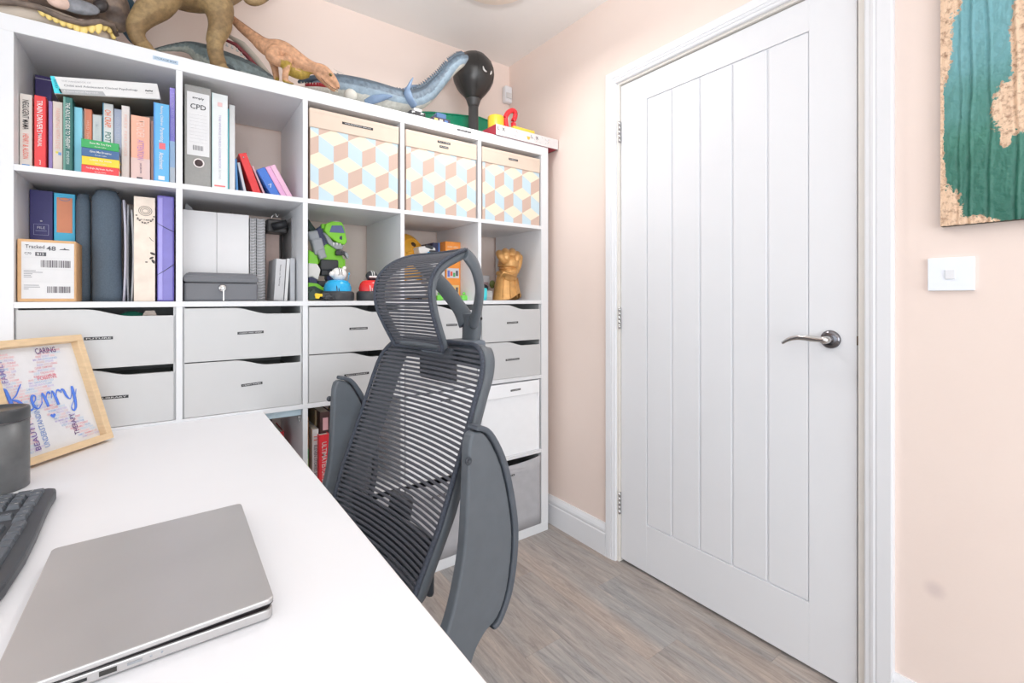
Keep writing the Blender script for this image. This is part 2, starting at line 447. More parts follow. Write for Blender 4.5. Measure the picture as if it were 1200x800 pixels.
# door: stiles, rails and five vertical boards
DX = 1.893
dL, dR, dB, dT = -.3850, -1.2212, .012, 1.992
gy = [-.514, -.630, -.746, -.866, -.981, -1.101]; gz0, gz1 = .200, 1.896
door = struct(MB().box(DX + .006, DX + .044, dR, dL, dB, dT).obj('door_1', M_paint))
for a, b in ((gy[0], dL), (dR, gy[5])): MB().box(DX, DX + .0065, a, b, dB, dT, bev=.0012).obj('stile', M_paint, door)
for a, b in ((dB, gz0), (gz1, dT)): MB().box(DX, DX + .0065, gy[5], gy[0], a, b, bev=.0012).obj('rail', M_paint, door)
for a, b in zip(gy, gy[1:]):
    MB().box(DX + .0012, DX + .0066, b + .0028, a - .0028, gz0 + .003, gz1 - .003, bev=.0025).obj('board', M_paint, door)
for z in (1.80, 1.02, .245):
    h = MB().box(XR - .001, DX + .004, dL + .0005, dL + .0045, z - .045, z + .045).obj('hinge', M_chrome, door)
    k = MB()
    for q in range(5): k.lathe([(0, 0), (.0052, 0), (.0052, .017), (0, .017)], Matrix.Translation((DX - .009, dL + .002, z - .045 + q * .018)), n=12)
    k.obj('knuckle', M_chrome, h)
hz, hy = .985, -1.158
rose = MB().lathe([(0, 0), (.0255, 0), (.0262, .003), (.0245, .008), (.016, .011), (0, .011)], Matrix.Translation((DX, hy, hz)) @ Matrix.Rotation(-PI / 2, 4, 'Y'), n=36).obj('handle_rose', M_darkchrome, door)
lv = MB()
lv.lathe([(0, 0), (.012, 0), (.0105, .012), (.0105, .044), (0, .046)], Matrix.Translation((DX - .009, hy, hz)) @ Matrix.Rotation(-PI / 2, 4, 'Y'), n=20)
pts = smooth_path([(DX - .046, hy - .004, hz + .001, .0095, .0085), (DX - .049, hy + .03, hz + .002, .0065, .0085), (DX - .048, hy + .065, hz + .003, .005, .0075), (DX - .047, hy + .092, hz - .004, .004, .006), (DX - .046, hy + .112, hz - .017, .0028, .0042)], 5)
lv.tube([q[:3] for q in pts], [(q[3], q[4]) for q in pts], n=12)
lv.obj('lever', M_chrome, rose)
MB().box(DX - .0004, DX + .03, dR - .0012, dR + .0002, hz - .012, hz + .013).obj('latch_plate', mat('latch_bronze', (120, 98, 72), 0.4, 0.7), door)

# light switch
sw = thing('light_switch', (XR, -1.417, 1.121), 'white single rocker light switch below the green canvas', 'light switch')
MB().box(XR - .0095, XR, -1.459, -1.375, 1.121, 1.2008, bev=.0018).obj('faceplate', mat('switch_white', (236, 242, 250), 0.35, var=.004), sw)
MB().box(XR - .0125, XR - .0092, -1.4255, -1.4075, 1.149, 1.171, bev=.0008).obj('rocker', mat('rocker_white', (226, 228, 232), 0.3, var=.004), sw)
# motion sensor in the corner
ps = thing('motion_sensor', (1.862, YB, 2.175), 'small white motion sensor high in the corner of the room', 'motion sensor')
MB().box(1.832, 1.882, YB - .035, YB, 2.17, 2.262, bev=.010, seg=3).obj('housing', M_paint, ps)
MB().box(1.838, 1.876, YB - .0395, YB - .033, 2.192, 2.222, bev=.004).obj('lens', mat('sensor_lens', (214, 214, 214), .3), ps)

# ceiling lamp, its rim just enters the frame at the top
cl = thing('ceiling_lamp', (1.30, -.315, ZC), 'round flush ceiling lamp over the bookcase side of the room', 'ceiling lamp')
MB().lathe([(0, 0), (.06, 0), (.06, -.03), (.0, -.03)], Matrix.Translation((1.30, -.315, ZC)), n=32).obj('base', M_paint, cl)
MB().lathe([(.05, -.03), (.12, -.045), (.142, -.09), (.142, -.145), (.135, -.15), (.0, -.15)], Matrix.Translation((1.30, -.315, ZC)), n=40).obj('shade', mat('opal_glass', (240, 226, 212), .3, var=.01), cl)

ll = bpy.data.lights.new('ceiling_lamp_glow', 'AREA'); ll.shape = 'DISK'; ll.size = .24; ll.energy = 5.5; ll.color = (1, .98, .96); ll.spread = math.radians(170)
lo_ = bpy.data.objects.new('ceiling_lamp_glow', ll); C.objects.link(lo_); lo_.location = (1.30, -.315, ZC - .153)

# canvas on the right wall
def canvas_mat():
    m = bpy.data.materials.new('green_impasto_gold_leaf'); m.use_nodes = True; nt = m.node_tree; b = nt.nodes['Principled BSDF']
    L = nt.links; N = nt.nodes.new
    geo = N('ShaderNodeTexCoord')
    sep = N('ShaderNodeSeparateXYZ'); L.new(geo.outputs['Object'], sep.inputs[0])
    # green, lighter and bluer higher up (pigment of the painting)
    zr = N('ShaderNodeMapRange'); zr.inputs['From Min'].default_value = 0.0; zr.inputs['From Max'].default_value = 0.62; L.new(sep.outputs['Z'], zr.inputs['Value'])
    n0 = N('ShaderNodeTexNoise'); n0.inputs['Scale'].default_value = 9; n0.inputs['Detail'].default_value = 6; L.new(geo.outputs['Object'], n0.inputs['Vector'])
    ad = N('ShaderNodeMath'); ad.operation = 'MULTIPLY_ADD'; ad.inputs[1].default_value = 0.55; L.new(n0.outputs['Fac'], ad.inputs[0]); L.new(zr.outputs[0], ad.inputs[2])
    rg = N('ShaderNodeValToRGB'); e = rg.color_ramp.elements
    e[0].position = 0.2; e[0].color = (*lin((30, 96, 80)), 1); e[1].position = 1.0; e[1].color = (*lin((112, 168, 176)), 1)
    x = rg.color_ramp.elements.new(0.6); x.color = (*lin((62, 126, 110)), 1)
    L.new(ad.outputs[0], rg.inputs['Fac'])
    # gold leaf patches: along the left edge, bottom left corner and a large flake to the right
    def blobmask(c, r):
        mp = N('ShaderNodeVectorMath'); mp.operation = 'SUBTRACT'; mp.inputs[1].default_value = c; L.new(geo.outputs['Object'], mp.inputs[0])
        sc = N('ShaderNodeVectorMath'); sc.operation = 'DIVIDE'; sc.inputs[1].default_value = r; L.new(mp.outputs[0], sc.inputs[0])
        ln = N('ShaderNodeVectorMath'); ln.operation = 'LENGTH'; L.new(sc.outputs[0], ln.inputs[0])
        return ln.outputs['Value']
    ds = [blobmask(c, r) for c, r in CAN_PATCH]
    d = ds[0]
    for q in ds[1:]:
        mn = N('ShaderNodeMath'); mn.operation = 'MINIMUM'; L.new(d, mn.inputs[0]); L.new(q, mn.inputs[1]); d = mn.outputs[0]
    n1 = N('ShaderNodeTexNoise'); n1.inputs['Scale'].default_value = 75; n1.inputs['Detail'].default_value = 8; n1.inputs['Roughness'].default_value = 0.7; L.new(geo.outputs['Object'], n1.inputs['Vector'])
    am = N('ShaderNodeMath'); am.operation = 'MULTIPLY_ADD'; am.inputs[1].default_value = 1.5; L.new(n1.outputs['Fac'], am.inputs[0]); L.new(d, am.inputs[2])
    st = N('ShaderNodeMapRange'); st.inputs['From Min'].default_value = 1.70; st.inputs['From Max'].default_value = 1.76; st.inputs['To Min'].default_value = 1; st.inputs['To Max'].default_value = 0; L.new(am.outputs[0], st.inputs['Value'])
    rgold = N('ShaderNodeValToRGB'); e = rgold.color_ramp.elements
    e[0].position = 0.33; e[0].color = (*lin((150, 112, 88)), 1); e[1].position = 0.52; e[1].color = (*lin((232, 200, 170)), 1)
    L.new(n1.outputs['Fac'], rgold.inputs['Fac'])
    mx = N('ShaderNodeMix'); mx.data_type = 'RGBA'; L.new(st.outputs[0], mx.inputs['Factor']); L.new(rg.outputs['Color'], mx.inputs['A']); L.new(rgold.outputs['Color'], mx.inputs['B'])
    L.new(mx.outputs['Result'], b.inputs['Base Color']); b.inputs['Roughness'].default_value = 0.42
    n2 = N('ShaderNodeTexNoise'); n2.inputs['Scale'].default_value = 60; n2.inputs['Detail'].default_value = 5; L.new(geo.outputs['Object'], n2.inputs['Vector'])
    bp = N('ShaderNodeBump'); bp.inputs['Strength'].default_value = 0.9; bp.inputs['Distance'].default_value = 0.006; L.new(n2.outputs['Fac'], bp.inputs['Height']); L.new(bp.outputs['Normal'], b.inputs['Normal'])
    return m
CY0, CY1, CZ0, CZ1, CXF = -1.4012, -2.0, 1.2755, 1.975, 1.862
# patch centres in the canvas's own space (origin = lower edge at y = CY0, x = front)
CAN_PATCH = [((0, -.004, .015), (.05, .036, .085)), ((0, -.05, -.004), (.05, .05, .022)), ((0, .003, .10), (.05, .013, .10)), ((0, .003, .27), (.05, .010, .18)), ((0, .0, .45), (.05, .022, .12)), ((0, .0, .56), (.05, .042, .09)),
             ((0, -.138, .39), (.05, .022, .13)), ((0, -.122, .25), (.05, .034, .065)), ((0, -.110, .185), (.05, .010, .022)), ((0, -.20, .33), (.05, .04, .10)),
             ((0, -.36, .45), (.05, .08, .12)), ((0, -.5, .2), (.05, .07, .15)), ((0, -.55, .6), (.05, .09, .1))]
M_canvas = canvas_mat()
cv = thing('canvas_painting', (CXF, CY0, CZ0), 'thick green abstract painting with peeling gold leaf on the right wall', 'painting')
t = bmesh.new()
ny, nz = 300, 130
ridge = [(-.036, .0018, 1.1), (-.055, .0032, .4), (-.086, .0028, 2.1), (-.128, .0032, 3.0), (-.16, .005, .2), (-.215, .006, 1.4), (-.26, .004, 2.2), (-.33, .006, .9), (-.39, .004, 1.9), (-.45, .006, 2.8), (-.52, .005, .1)]
grid = []
for j in range(nz + 1):
    row = []
    for i in range(ny + 1):
        s = (i / ny) ** 1.3
        y = s * (CY1 - CY0); z = (CZ1 - CZ0) * j / nz; d = 0
        for ry, rh, ph in ridge:
            c = ry + .0022 * math.sin(z * 11 + ph) + .0012 * math.sin(z * 31 + ph * 2)
            q = (y - c) / .0026
            d += rh * (0.8 * math.exp(-q * q) - 1.0 * math.exp(-((q - 2.0) ** 2)))
        d += .0006 * math.sin(z * 210 + 40 * math.sin(y * 60)) * math.sin(y * 420 + 9 * math.sin(z * 33)) + .0005 * math.sin(z * 91 + y * 300)
        row.append(t.verts.new((-d if abs(y) > .002 else 0, y, z)))
    grid.append(row)
for j in range(nz):
    for i in range(ny):
        f = t.faces.new((grid[j][i], grid[j][i + 1], grid[j + 1][i + 1], grid[j + 1][i])); f.smooth = True
bmesh.ops.recalc_face_normals(t, faces=list(t.faces))
mb = MB().merge(t); o = mb.obj('painted_surface', M_canvas, cv, world=False)
if o.data.polygons[0].normal.x > 0: o.data.flip_normals()
MB().box(CXF + .0002, CXF + .0076, CY0 - .0008, CY0, CZ0, CZ1).box(CXF + .0002, CXF + .0076, CY1, CY0, CZ0, CZ0 + .0008).box(CXF + .0075, XR, CY1, CY0, CZ0, CZ1).obj('stretcher_frame', mat('canvas_edge', (70, 62, 50), .7, var=.3, scale=60), cv)

# ================================================================== bookcase
TO, TI, W5 = .042, .016, 1.82
CE = (W5 - 4 * TI - 2 * TO) / 5
CX = [TO + i * (CE + TI) for i in range(5)]          # left of column i
RZ = [TO + (4 - r) * (CE + TI) for r in range(5)]    # bottom of row r (0 = top row)
DP = .385
bc = thing('bookcase', (W5 / 2, DP / 2, 0), 'large white cube bookcase with five columns and five rows', 'bookcase')
MB().box(0, W5, 0, DP, W5 - TO, W5, bev=.0012, seg=1).obj('top_panel', M_white, bc)
MB().box(0, W5, 0, DP, 0, TO, bev=.0012, seg=1).obj('bottom_panel', M_white, bc)
for a in (0, W5 - TO): MB().box(a, a + TO, 0, DP, TO, W5 - TO, bev=.0008, seg=1).obj('side_panel', M_white, bc)
for i in range(4):
    x = CX[i] + CE
    for r in range(5): MB().box(x, x + TI, .0005, DP, RZ[r], RZ[r] + CE, bev=.0005, seg=1).obj('divider', M_white, bc)
for r in range(4):
    MB().box(TO, W5 - TO, 0, DP, RZ[r] - TI, RZ[r], bev=.0006, seg=1).obj('shelf', M_white, bc)
# label tapes on the top edge of the bookcase
def tape(parent, x, z, w, s, y=0.0, h=.0075, tilt=0.0, m=None, mt=None, lines=1):
    o = MB().box(-w / 2, w / 2, -.0007, 0, -h / 2, h / 2, M=Matrix.Translation((x, y, z)) @ Matrix.Rotation(tilt, 4, 'Y')).obj('label_tape', m or M_tape, parent)
    c, sn = math.cos(tilt), math.sin(tilt)
    text(s, w * .86, h * .5, mt or M_tapew, parent, (x, y - .0008, z), (c, 0, -sn), (sn, 0, c), off=.0002)
    return o
M_bluetape = mat('blue_grey_tape', (176, 196, 214), .5)
tape(bc, .352, 1.7985, .060, 'STORAGE BOX', h=.011, m=M_bluetape, mt=flat((96, 112, 132)))
tape(bc, 1.358, 1.803, .066, 'CRAFT KIT', h=.007)

# ------------------------------------------------------------------ patterned storage boxes, top row
M_lid = mat('beige_lid_card', (212, 194, 178), .75, var=.02)
PC = [mat('print_cream', (228, 217, 196), .7, var=.01), mat('print_blue', (188, 209, 219), .7, var=.01), mat('print_taupe', (200, 174, 160), .7, var=.01)]
def clip(poly, x0, x1, z0, z1):
    for ax, val, sgn in ((0, x0, 1), (0, x1, -1), (1, z0, 1), (1, z1, -1)):
        out = []
        for i in range(len(poly)):
            a, b = poly[i - 1], poly[i]
            da, db = (a[ax] - val) * sgn, (b[ax] - val) * sgn
            if da >= 0: out.append(a) if not out or out[-1] != a else None
            if da * db < 0:
                q = da / (da - db); out.append((a[0] + (b[0] - a[0]) * q, a[1] + (b[1] - a[1]) * q))
        poly = out
        if len(poly) < 3: return []
    return poly
def cube_print(x0, x1, z0, z1, y, ph):
    mb = MB(); w = .101; s = w / math.sqrt(3)
    for r in range(-1, 5):
        for c in range(-1, 5):
            cx = x0 + ph[0] + c * w + (w / 2 if r % 2 else 0); cz = z0 + ph[1] + r * 1.5 * s
            top = [(cx, cz), (cx + w / 2, cz + s / 2), (cx, cz + s), (cx - w / 2, cz + s / 2)]
            lf = [(cx, cz), (cx - w / 2, cz + s / 2), (cx - w / 2, cz - s / 2), (cx, cz - s)]
            rt = [(cx, cz), (cx, cz - s), (cx + w / 2, cz - s / 2), (cx + w / 2, cz + s / 2)]
            for k, pl_ in enumerate((top, lf, rt)):
                q = clip(pl_, x0, x1, z0, z1)
                if len(q) >= 3:
                    mb.mi = k
                    try: mb.poly([(a, y, b) for a, b in q])
                    except ValueError: pass
    bmesh.ops.recalc_face_normals(mb.bm, faces=list(mb.bm.faces))
    return mb
specs = [(2, 'patterned storage box with one long black tape, leftmost of the three', [(.112, 'WRAPPING BAGS', .0)], (.078, .020)),
         (3, 'patterned storage box with two short black tapes one under the other', [(.058, 'PICTURE', .008), (.040, 'FRAMES', -.010)], (.070, .024)),
         (4, 'patterned storage box with one short black tape, rightmost of the three', [(.052, 'FABRIC', 0)], (.064, .020))]
for ci, lab, tp, ph in specs:
    x0, x1 = CX[ci] + .006, CX[ci] + CE - .006; z0 = RZ[0] + .0005; z1 = z0 + .252; y0 = .004
    b = thing('storage_box', ((x0 + x1) / 2, .17, z0), lab, 'storage box', 'patterned storage boxes in the top row')
    MB().box(x0 + .003, x1 - .003, y0 + .002, .36, z0, z1, bev=.002, seg=1).obj('body', PC[2], b)
    cube_print(x0 + .003, x1 - .003, z0, z1, y0 + .0012, ph).obj('cube_print', PC, b)
    MB().box(x0, x1, y0 - .002, .364, z1 - .004, z1 + .062, bev=.002, seg=1).obj('lid', M_lid, b)
    MB().box(x0 - .0001, x1 + .0001, y0 - .0024, y0 - .002, z1 + .048, z1 + .0488).obj('lid_fold', flat((205, 186, 170)), b)
    for w_, s_, dz in tp: tape(b, (x0 + x1) / 2 + .004, z1 + .032 + dz, w_, s_, y=y0 - .0022, h=.0085)

# ------------------------------------------------------------------ drawer inserts, middle row
def wave(w, h, dip=.020):
    pts = [(0, 0), (w, 0), (w, h - dip)]
    for k in range(13):
        q = k / 12; x = w * (.70 - .30 * q); z = h - dip + dip * (q * q * (3 - 2 * q)); pts.append((x, z))
    pts += [(w * .1, h), (0, h)]
    return pts
M_dark = mat('drawer_inside', (150, 150, 146), .7)
names = [('FUTURE', 'LIBRARY'), ('CARDS AND WRAP', 'CRAFT PAPER'), ('ACCESSORIES', 'ADULT SENSORY'), ('DOUGH', 'STAMPS'), ('STATIONERY', 'PENS AND PENCILS')]
tw = [(.060, .060), (.074, .060), (.066, .090), (.05, .05), (.062, .076)]
tx = [(.485, .585), (.535, .545), (.52, .50), (.62, .5), (.50, .50)]
tt = [(0.0, .02), (-.02, -.05), (-.01, -.02), (0, 0), (-.03, -.02)]
where = ['first from the left, behind the picture frame', 'second from the left, under the grey cash box', 'third from the left, under the green robot', 'fourth, partly hidden by the headrest', 'rightmost, under the gold gauntlet']
for i in range(5):
    x0, z0 = CX[i], RZ[2]
    d = thing('drawer_insert', (x0 + CE / 2, .18, z0), 'pair of grey white wavy top drawers, ' + where[i], 'drawers', 'drawer inserts in the middle row')
    t_ = .006
    mb = MB().box(x0 + .0005, x0 + t_, .010, .36, z0 + .0002, z0 + CE - .0005).box(x0 + CE - t_, x0 + CE - .0005, .010, .36, z0 + .0002, z0 + CE - .0005).box(x0 + t_, x0 + CE - t_, .354, .36, z0 + .0002, z0 + CE - .0005)
    mb.obj('carcass', M_drawer, d)
    fh = (CE - .006) / 2
    for k in range(2):      # 0 = upper, 1 = lower
        fz = z0 + (fh + .003 if k == 0 else .0015)
        fr = MB().prism(wave(CE - .010, fh - .002), .014, Matrix.Translation((x0 + .0045, .002, fz))).obj('drawer', M_drawer, d)
        MB().box(x0 + .008, x0 + .012, .016, .345, fz + .004, fz + .115).box(x0 + CE - .012, x0 + CE - .008, .016, .345, fz + .004, fz + .115).box(x0 + .012, x0 + CE - .012, .341, .345, fz + .004, fz + .115).box(x0 + .008, x0 + CE - .008, .016, .345, fz + .002, fz + .006).obj('drawer_box', M_dark, fr)
        tape(fr, x0 + CE * tx[i][k], fz + .083, tw[i][k], names[i][k], y=.0018, tilt=tt[i][k], h=.0082)
# things poking out of the top left drawer
blob('green_cloth', [([(.225, .06, RZ[2] + .285), (.27, .07, RZ[2] + .305), (.31, .08, RZ[2] + .295)], [.014, .018, .012])], .004, mat('green_felt', (38, 120, 98), .9, bump=.3)).__setitem__('label', 'crumpled green cloth peeking over the top left drawer')
bpy.data.objects['green_cloth']['category'] = 'cloth'
o = MB().prism([(-.022, -.05), (.024, -.05), (.02, .006), (.006, .022), (-.014, .014)], .003, Matrix.Translation((.312, .04, RZ[2] + .305)) @ Matrix.Rotation(.35, 4, 'Y')).obj('paper_scrap', mat('tan_paper', (206, 192, 182), .8))
tag(o, 'torn tan paper scrap sticking out of the top left drawer', 'paper')

# ------------------------------------------------------------------ lower rows
def open_bin(name, x0, z0, lab, m, hgt, sag=.0, y0=.004, group=None, cat='storage bin', lid=None):
    w_ = CE - .012; xa = x0 + .006; xb = xa + w_
    b = thing(name, ((xa + xb) / 2, .17, z0), lab, cat, group)
    t = bmesh.new(); n = 24; F = []; G = []
    for k in range(n + 1):
        q = k / n; x = xa + w_ * q; dz = sag * (1 - (2 * q - 1) ** 2) ** .8 if sag else 0
        F.append([t.verts.new((x, y0 + .004 * math.sin(PI * q) * (j / 6) * (1 if sag else 0), z0 + (hgt - dz) * j / 6)) for j in range(7)])
    for a, c in zip(F, F[1:]):
        for j in range(6): t.faces.new((a[j], c[j], c[j + 1], a[j + 1]))
    bmesh.ops.recalc_face_normals(t, faces=list(t.faces))
    bmesh.ops.solidify(t, geom=list(t.faces), thickness=.004)
    bmesh.ops.recalc_face_normals(t, faces=list(t.faces))
    for f in t.faces: f.smooth = True
    MB().merge(t).obj('front_panel', m, b)
    MB().box(xa, xa + .004, y0 + .005, .35, z0, z0 + hgt).box(xb - .004, xb, y0 + .005, .35, z0, z0 + hgt).box(xa + .004, xb - .004, .346, .35, z0, z0 + hgt).box(xa + .004, xb - .004, y0 + .005, .346, z0, z0 + .004).obj('body', m, b)
    return b
M_bin = mat('grey_fabric_bin', (172, 172, 176), .85, var=.05, bump=.25, bscale=600)
M_wbin = mat('white_fabric_box', (238, 240, 243), .7, var=.01, bump=.1, bscale=500)
for ci, nm, lab in ((2, 'PHOTOS', 'grey fabric bin in the bottom row, seen through the chair mesh'), (3, 'CABLES', 'grey fabric bin in the bottom row between chair back and armrest'), (4, 'TOOLS', 'grey fabric bin with sagging rim in the bottom right cell')):
    b = open_bin('fabric_bin', CX[ci], RZ[4] + .0005, lab, M_bin, .322, sag=.016 if ci == 4 else .014, group='grey fabric bins in the bottom row')
    tape(b, CX[ci] + CE * .44, RZ[4] + .262, .062, nm, y=.0005, h=.008, tilt=-.06)
    for k, zz in enumerate((.285, .272, .245)):
        MB().tube([(CX[ci] + CE * (.30 + .05 * j), .0034 - .001 * math.sin(j), RZ[4] + zz + .003 * math.sin(j * .5 + k)) for j in range(13)], .0012, n=6).obj('crease', M_bin, b)
for ci, nm, lab in ((3, 'PAINTS', 'white fabric box with folded rim behind the chair back'), (4, 'GAMES', 'white fabric box with folded rim above the sagging grey bin')):
    x0 = CX[ci]; z0 = RZ[3] + .0005
    b = thing('white_box', (x0 + CE / 2, .17, z0), lab, 'storage box', 'white fabric boxes in the fourth row')
    MB().box(x0 + .008, x0 + CE - .010, .008, .35, z0, z0 + .268, bev=.003).obj('body', M_wbin, b)
    MB().box(x0 + .006, x0 + CE - .016, .001, .354, z0 + .265, z0 + .327, bev=.004).obj('rim', M_wbin, b)
    tape(b, x0 + CE * .55, z0 + .295, .056, nm, y=.0008, h=.008, tilt=-.03)
    MB().box(x0 + CE - .016, x0 + CE - .010, .003, .35, z0, z0 + .330).obj('side_flap', M_wbin, b)

# ------------------------------------------------------------------ books
def book(x0, x1, z0, z1, y0, depth, rgb, label, txt=None, tcol=(255, 255, 255), group='books on the top shelf', lean=0.0, name='book', cat='book', prints=None, rough=.45, covmat=None):
    """upright book, spine to the room; lean in radians tips the top to the left"""
    b = thing(name, (x0, y0, z0), label, cat, group)
    m = covmat or flat(rgb, rough); w_ = x1 - x0; h = z1 - z0; c = min(.0022, w_ * .18)
    mb = MB().box(0, c, 0, depth, 0, h).box(w_ - c, w_, 0, depth, 0, h)
    # rounded spine
    sp = [(c * .2, 0), (w_ - c * .2, 0), (w_ - c * .2, h), (c * .2, h)]
    mb.box(0, w_, -.0012, c, 0, h, bev=min(.0012, w_ * .12), seg=1)
    mb.obj('cover', m, b, world=False)
    MB().box(c, w_ - c, c, depth - .003, .0015, h - .003).obj('pages', M_page, b, world=False)
    if txt:
        for (s_, zc, ln, hh, col) in txt:
            text(s_, ln, hh, flat(col), b, (x0 + w_ / 2, y0 - .0022, z0 + zc * h), **SP)
    if prints:
        for ip, (a0, a1, b0, b1, col) in enumerate(prints):
            MB().box(a0 * w_, a1 * w_, -.0015 - .0003 * ip, -.0012, b0 * h, b1 * h).obj('spine_band', flat(col), b, world=False)
    if lean: b.rotation_euler = (0, -lean, 0)
    return b
Z0 = RZ[0] + .0003
WH = (255, 255, 255)
book(.0435, .067, Z0, 1.641, .05, .13, (243, 236, 228), 'cream paperback against the left side of the top shelf', [('NEGLIGENT MAMA', .72, .078, .012, (40, 40, 44)), ('HENRY & ALISON', .30, .066, .011, (226, 120, 104))], prints=[(.2, .8, .03, .06, (90, 150, 210))])
book(.0715, .0935, Z0, 1.6415, .045, .15, (226, 62, 66), 'red hardback reading TRAIN DRIVERS MANUAL', [("TRAIN DRIVER'S", .72, .085, .011, WH), ('MANUAL', .40, .035, .008, WH), ('press', .1, .012, .004, WH)])
book(.046, .081, Z0, 1.752, .21, .13, (62, 48, 110), 'tall navy purple book standing behind the red one', [('M', .78, .012, .014, (230, 226, 240))], prints=[(0, 1, .965, .972, (210, 206, 224))])
book(.0965, .1045, Z0, 1.637, .06, .13, (148, 134, 196), 'thin lilac book right of the red hardback')
book(.1055, .1255, Z0, 1.6375, .055, .13, (244, 232, 222), 'cream book with faint pink lettering and a small colour logo', [('PARENTING WITH LOVE', .62, .11, .008, (236, 190, 178))], prints=[(.3, .6, .27, .30, (226, 214, 90)), (.55, .85, .25, .29, (120, 160, 214))])
book(.1285, .1465, Z0, 1.650, .04, .14, (46, 108, 102), 'dark teal green book titled THE ADULT GUIDE TO THERAPY', [('THE ADULT GUIDE TO THERAPY', .62, .125, .009, (236, 240, 238)), ('SECOND EDITION', .2, .035, .006, (200, 220, 216))], prints=[(0, .22, 0, 1, (112, 160, 148))])
book(.1475, .164, Z0, 1.6335, .06, .13, (134, 208, 232), 'pale sky blue book right of the dark teal one', prints=[(.3, .6, .02, .05, (40, 60, 110))])
book(.165, .182, Z0, 1.641, .085, .12, (244, 144, 110), 'orange book standing behind the colourful small stack', [('WILD THINGS', .66, .07, .006, (250, 200, 180))], prints=[(.08, .16, 0, 1, (250, 214, 196))])
book(.1835, .2035, Z0, 1.629, .085, .12, (232, 238, 238), 'short pale grey book behind the colourful small stack', [('SMALL STEPS', .7, .07, .007, (200, 208, 212))])
book(.2065, .2295, Z0, 1.663, .072, .12, (240, 244, 244), 'white book titled OH CRAP POTTY with orange and green letters', [('OH CRAP!', .80, .05, .014, (230, 120, 78)), ('POTTY', .52, .045, .013, (60, 120, 110))], prints=[(0, .1, 0, 1, (60, 140, 170))])
book(.230, .2485, Z0, 1.6565, .085, .12, (206, 216, 240), 'pale lilac blue book behind the colourful small stack', [('GENTLE SLEEP', .7, .08, .007, (226, 232, 246))])
book(.2495, .2675, Z0, 1.659, .05, .13, (242, 234, 230), 'slim white book between the small stack and the peach book', [('FIRST FEELINGS', .6, .12, .006, (224, 190, 180))], prints=[(.2, .7, .01, .04, (90, 110, 170))])
book(.271, .3145, Z0, 1.634, .04, .16, (247, 186, 160), 'fat peach and pink book with purple title', [('TENDER', .80, .052, .018, (248, 214, 200)), ('ATTENTION', .48, .058, .015, (190, 136, 190)), ('JANE BROWN', .2, .03, .006, (120, 90, 110))], prints=[(0, 1, 0, .35, (250, 218, 212)), (.3, .6, .03, .06, (70, 60, 70))])
book(.316, .3225, Z0, 1.63, .055, .14, (214, 160, 140), 'thin brownish pink book beside the bright blue one')
book(.3235, .3605, Z0, 1.676, .02, .17, (104, 186, 236), 'bright sky blue book with a little red heart on its spine', [('Raising Children', .84, .058, .008, WH), ('Parenting', .60, .042, .012, WH), ('Attachment', .27, .05, .011, WH)], prints=[(.35, .75, .42, .50, (226, 110, 120)), (0, .09, 0, 1, (76, 140, 206)), (.3, .7, .03, .08, WH)])
book(.3615, .3745, Z0, 1.7365, .04, .17, (156, 142, 220), 'tall slim lilac to pale blue book against the divider', [('TRAUMA AND RECOVERY', .72, .13, .007, (200, 190, 240))], prints=[(0, 1, 0, .45, (190, 216, 240)), (0, 1, 0, .18, (240, 242, 244))])
# small stack of four flat books
for k, (rgb, lab, t1) in enumerate((((222, 60, 66), 'red book at the bottom of the small flat stack', 'The Bright, Big Simple, Shy Planet'), ((246, 212, 52), 'yellow book second from the bottom of the small flat stack', 'Little by little'), ((58, 98, 146), 'blue book second from the top of the small flat stack', 'Give Me Dreams'), ((44, 160, 86), 'green book on top of the small flat stack', 'Show Me You Care'))):
    th = .0232; z = Z0 + k * th; dx = (-.0005, .0004, 0, -.0006)[k]
    b = thing('flat_book', (.2075, .012, z), lab, 'book', 'small flat stack of four books', rot=(0, 0, .02 * (k - 1.5)))
    MB().box(-.0393 + dx, .0393 + dx, 0, .055, 0, .0018).box(-.0393 + dx, .0393 + dx, 0, .055, th - .002, th - .0002).box(-.0393 + dx, .0393 + dx, -.001, .0016, 0, th - .0002, bev=.0008, seg=1).obj('cover', flat(rgb, .4), b, world=False)
    MB().box(-.038 + dx, .038 + dx, .0016, .053, .0018, th - .002).obj('pages', M_page, b, world=False)
    text(t1, .045 if k != 0 else .06, .0055, flat((250, 250, 246)), b, (.2075 + dx, .0108, z + th * .62), **FX)
    text('Sarah Lake', .024, .003, flat((235, 235, 230)), b, (.2075 + dx, .0108, z + th * .25), **FX)
# the thick handbook lying across the row
hb = thing('handbook', (.1125, .03, 1.6505), 'thick white handbook lying tilted on top of the upright books', 'book', 'books on the top shelf', rot=(0, -.178, 0))
L_, T_ = .231, .045
MB().box(0, L_, -.0015, .003, 0, T_, bev=.0015, seg=1).box(0, L_, .002, .165, 0, .0025).box(0, L_, .002, .165, T_ - .0025, T_).obj('cover', flat((240, 240, 240), .4), hb, world=False)
MB().box(.004, L_ - .004, .003, .16, .0025, T_ - .0025).obj('pages', M_page, hb, world=False)
MB().prism([(0, .0002), (.016, .0002), (.0075, T_ - .0002), (-.0002, T_ - .0002)], .0004, Matrix.Translation((0, -.002, 0))).obj('spine_band', flat((58, 206, 220), .4), hb, world=False)
MB().prism([(.0125, .0012), (.106, .0012), (.102, .0125), (.010, .0125)], .0004, Matrix.Translation((0, -.002, 0))).obj('spine_band', flat((168, 170, 172), .4), hb, world=False)
MB().box(.001, L_ - .001, .004, .165, -.0006, 0).obj('back_cover_print', flat((120, 112, 100), .6), hb, world=False)
c_, s_ = math.cos(.178), math.sin(.178)
def hbp(x, z): return (.1125 + x * c_ - z * s_, .0285, 1.6505 + x * s_ + z * c_)
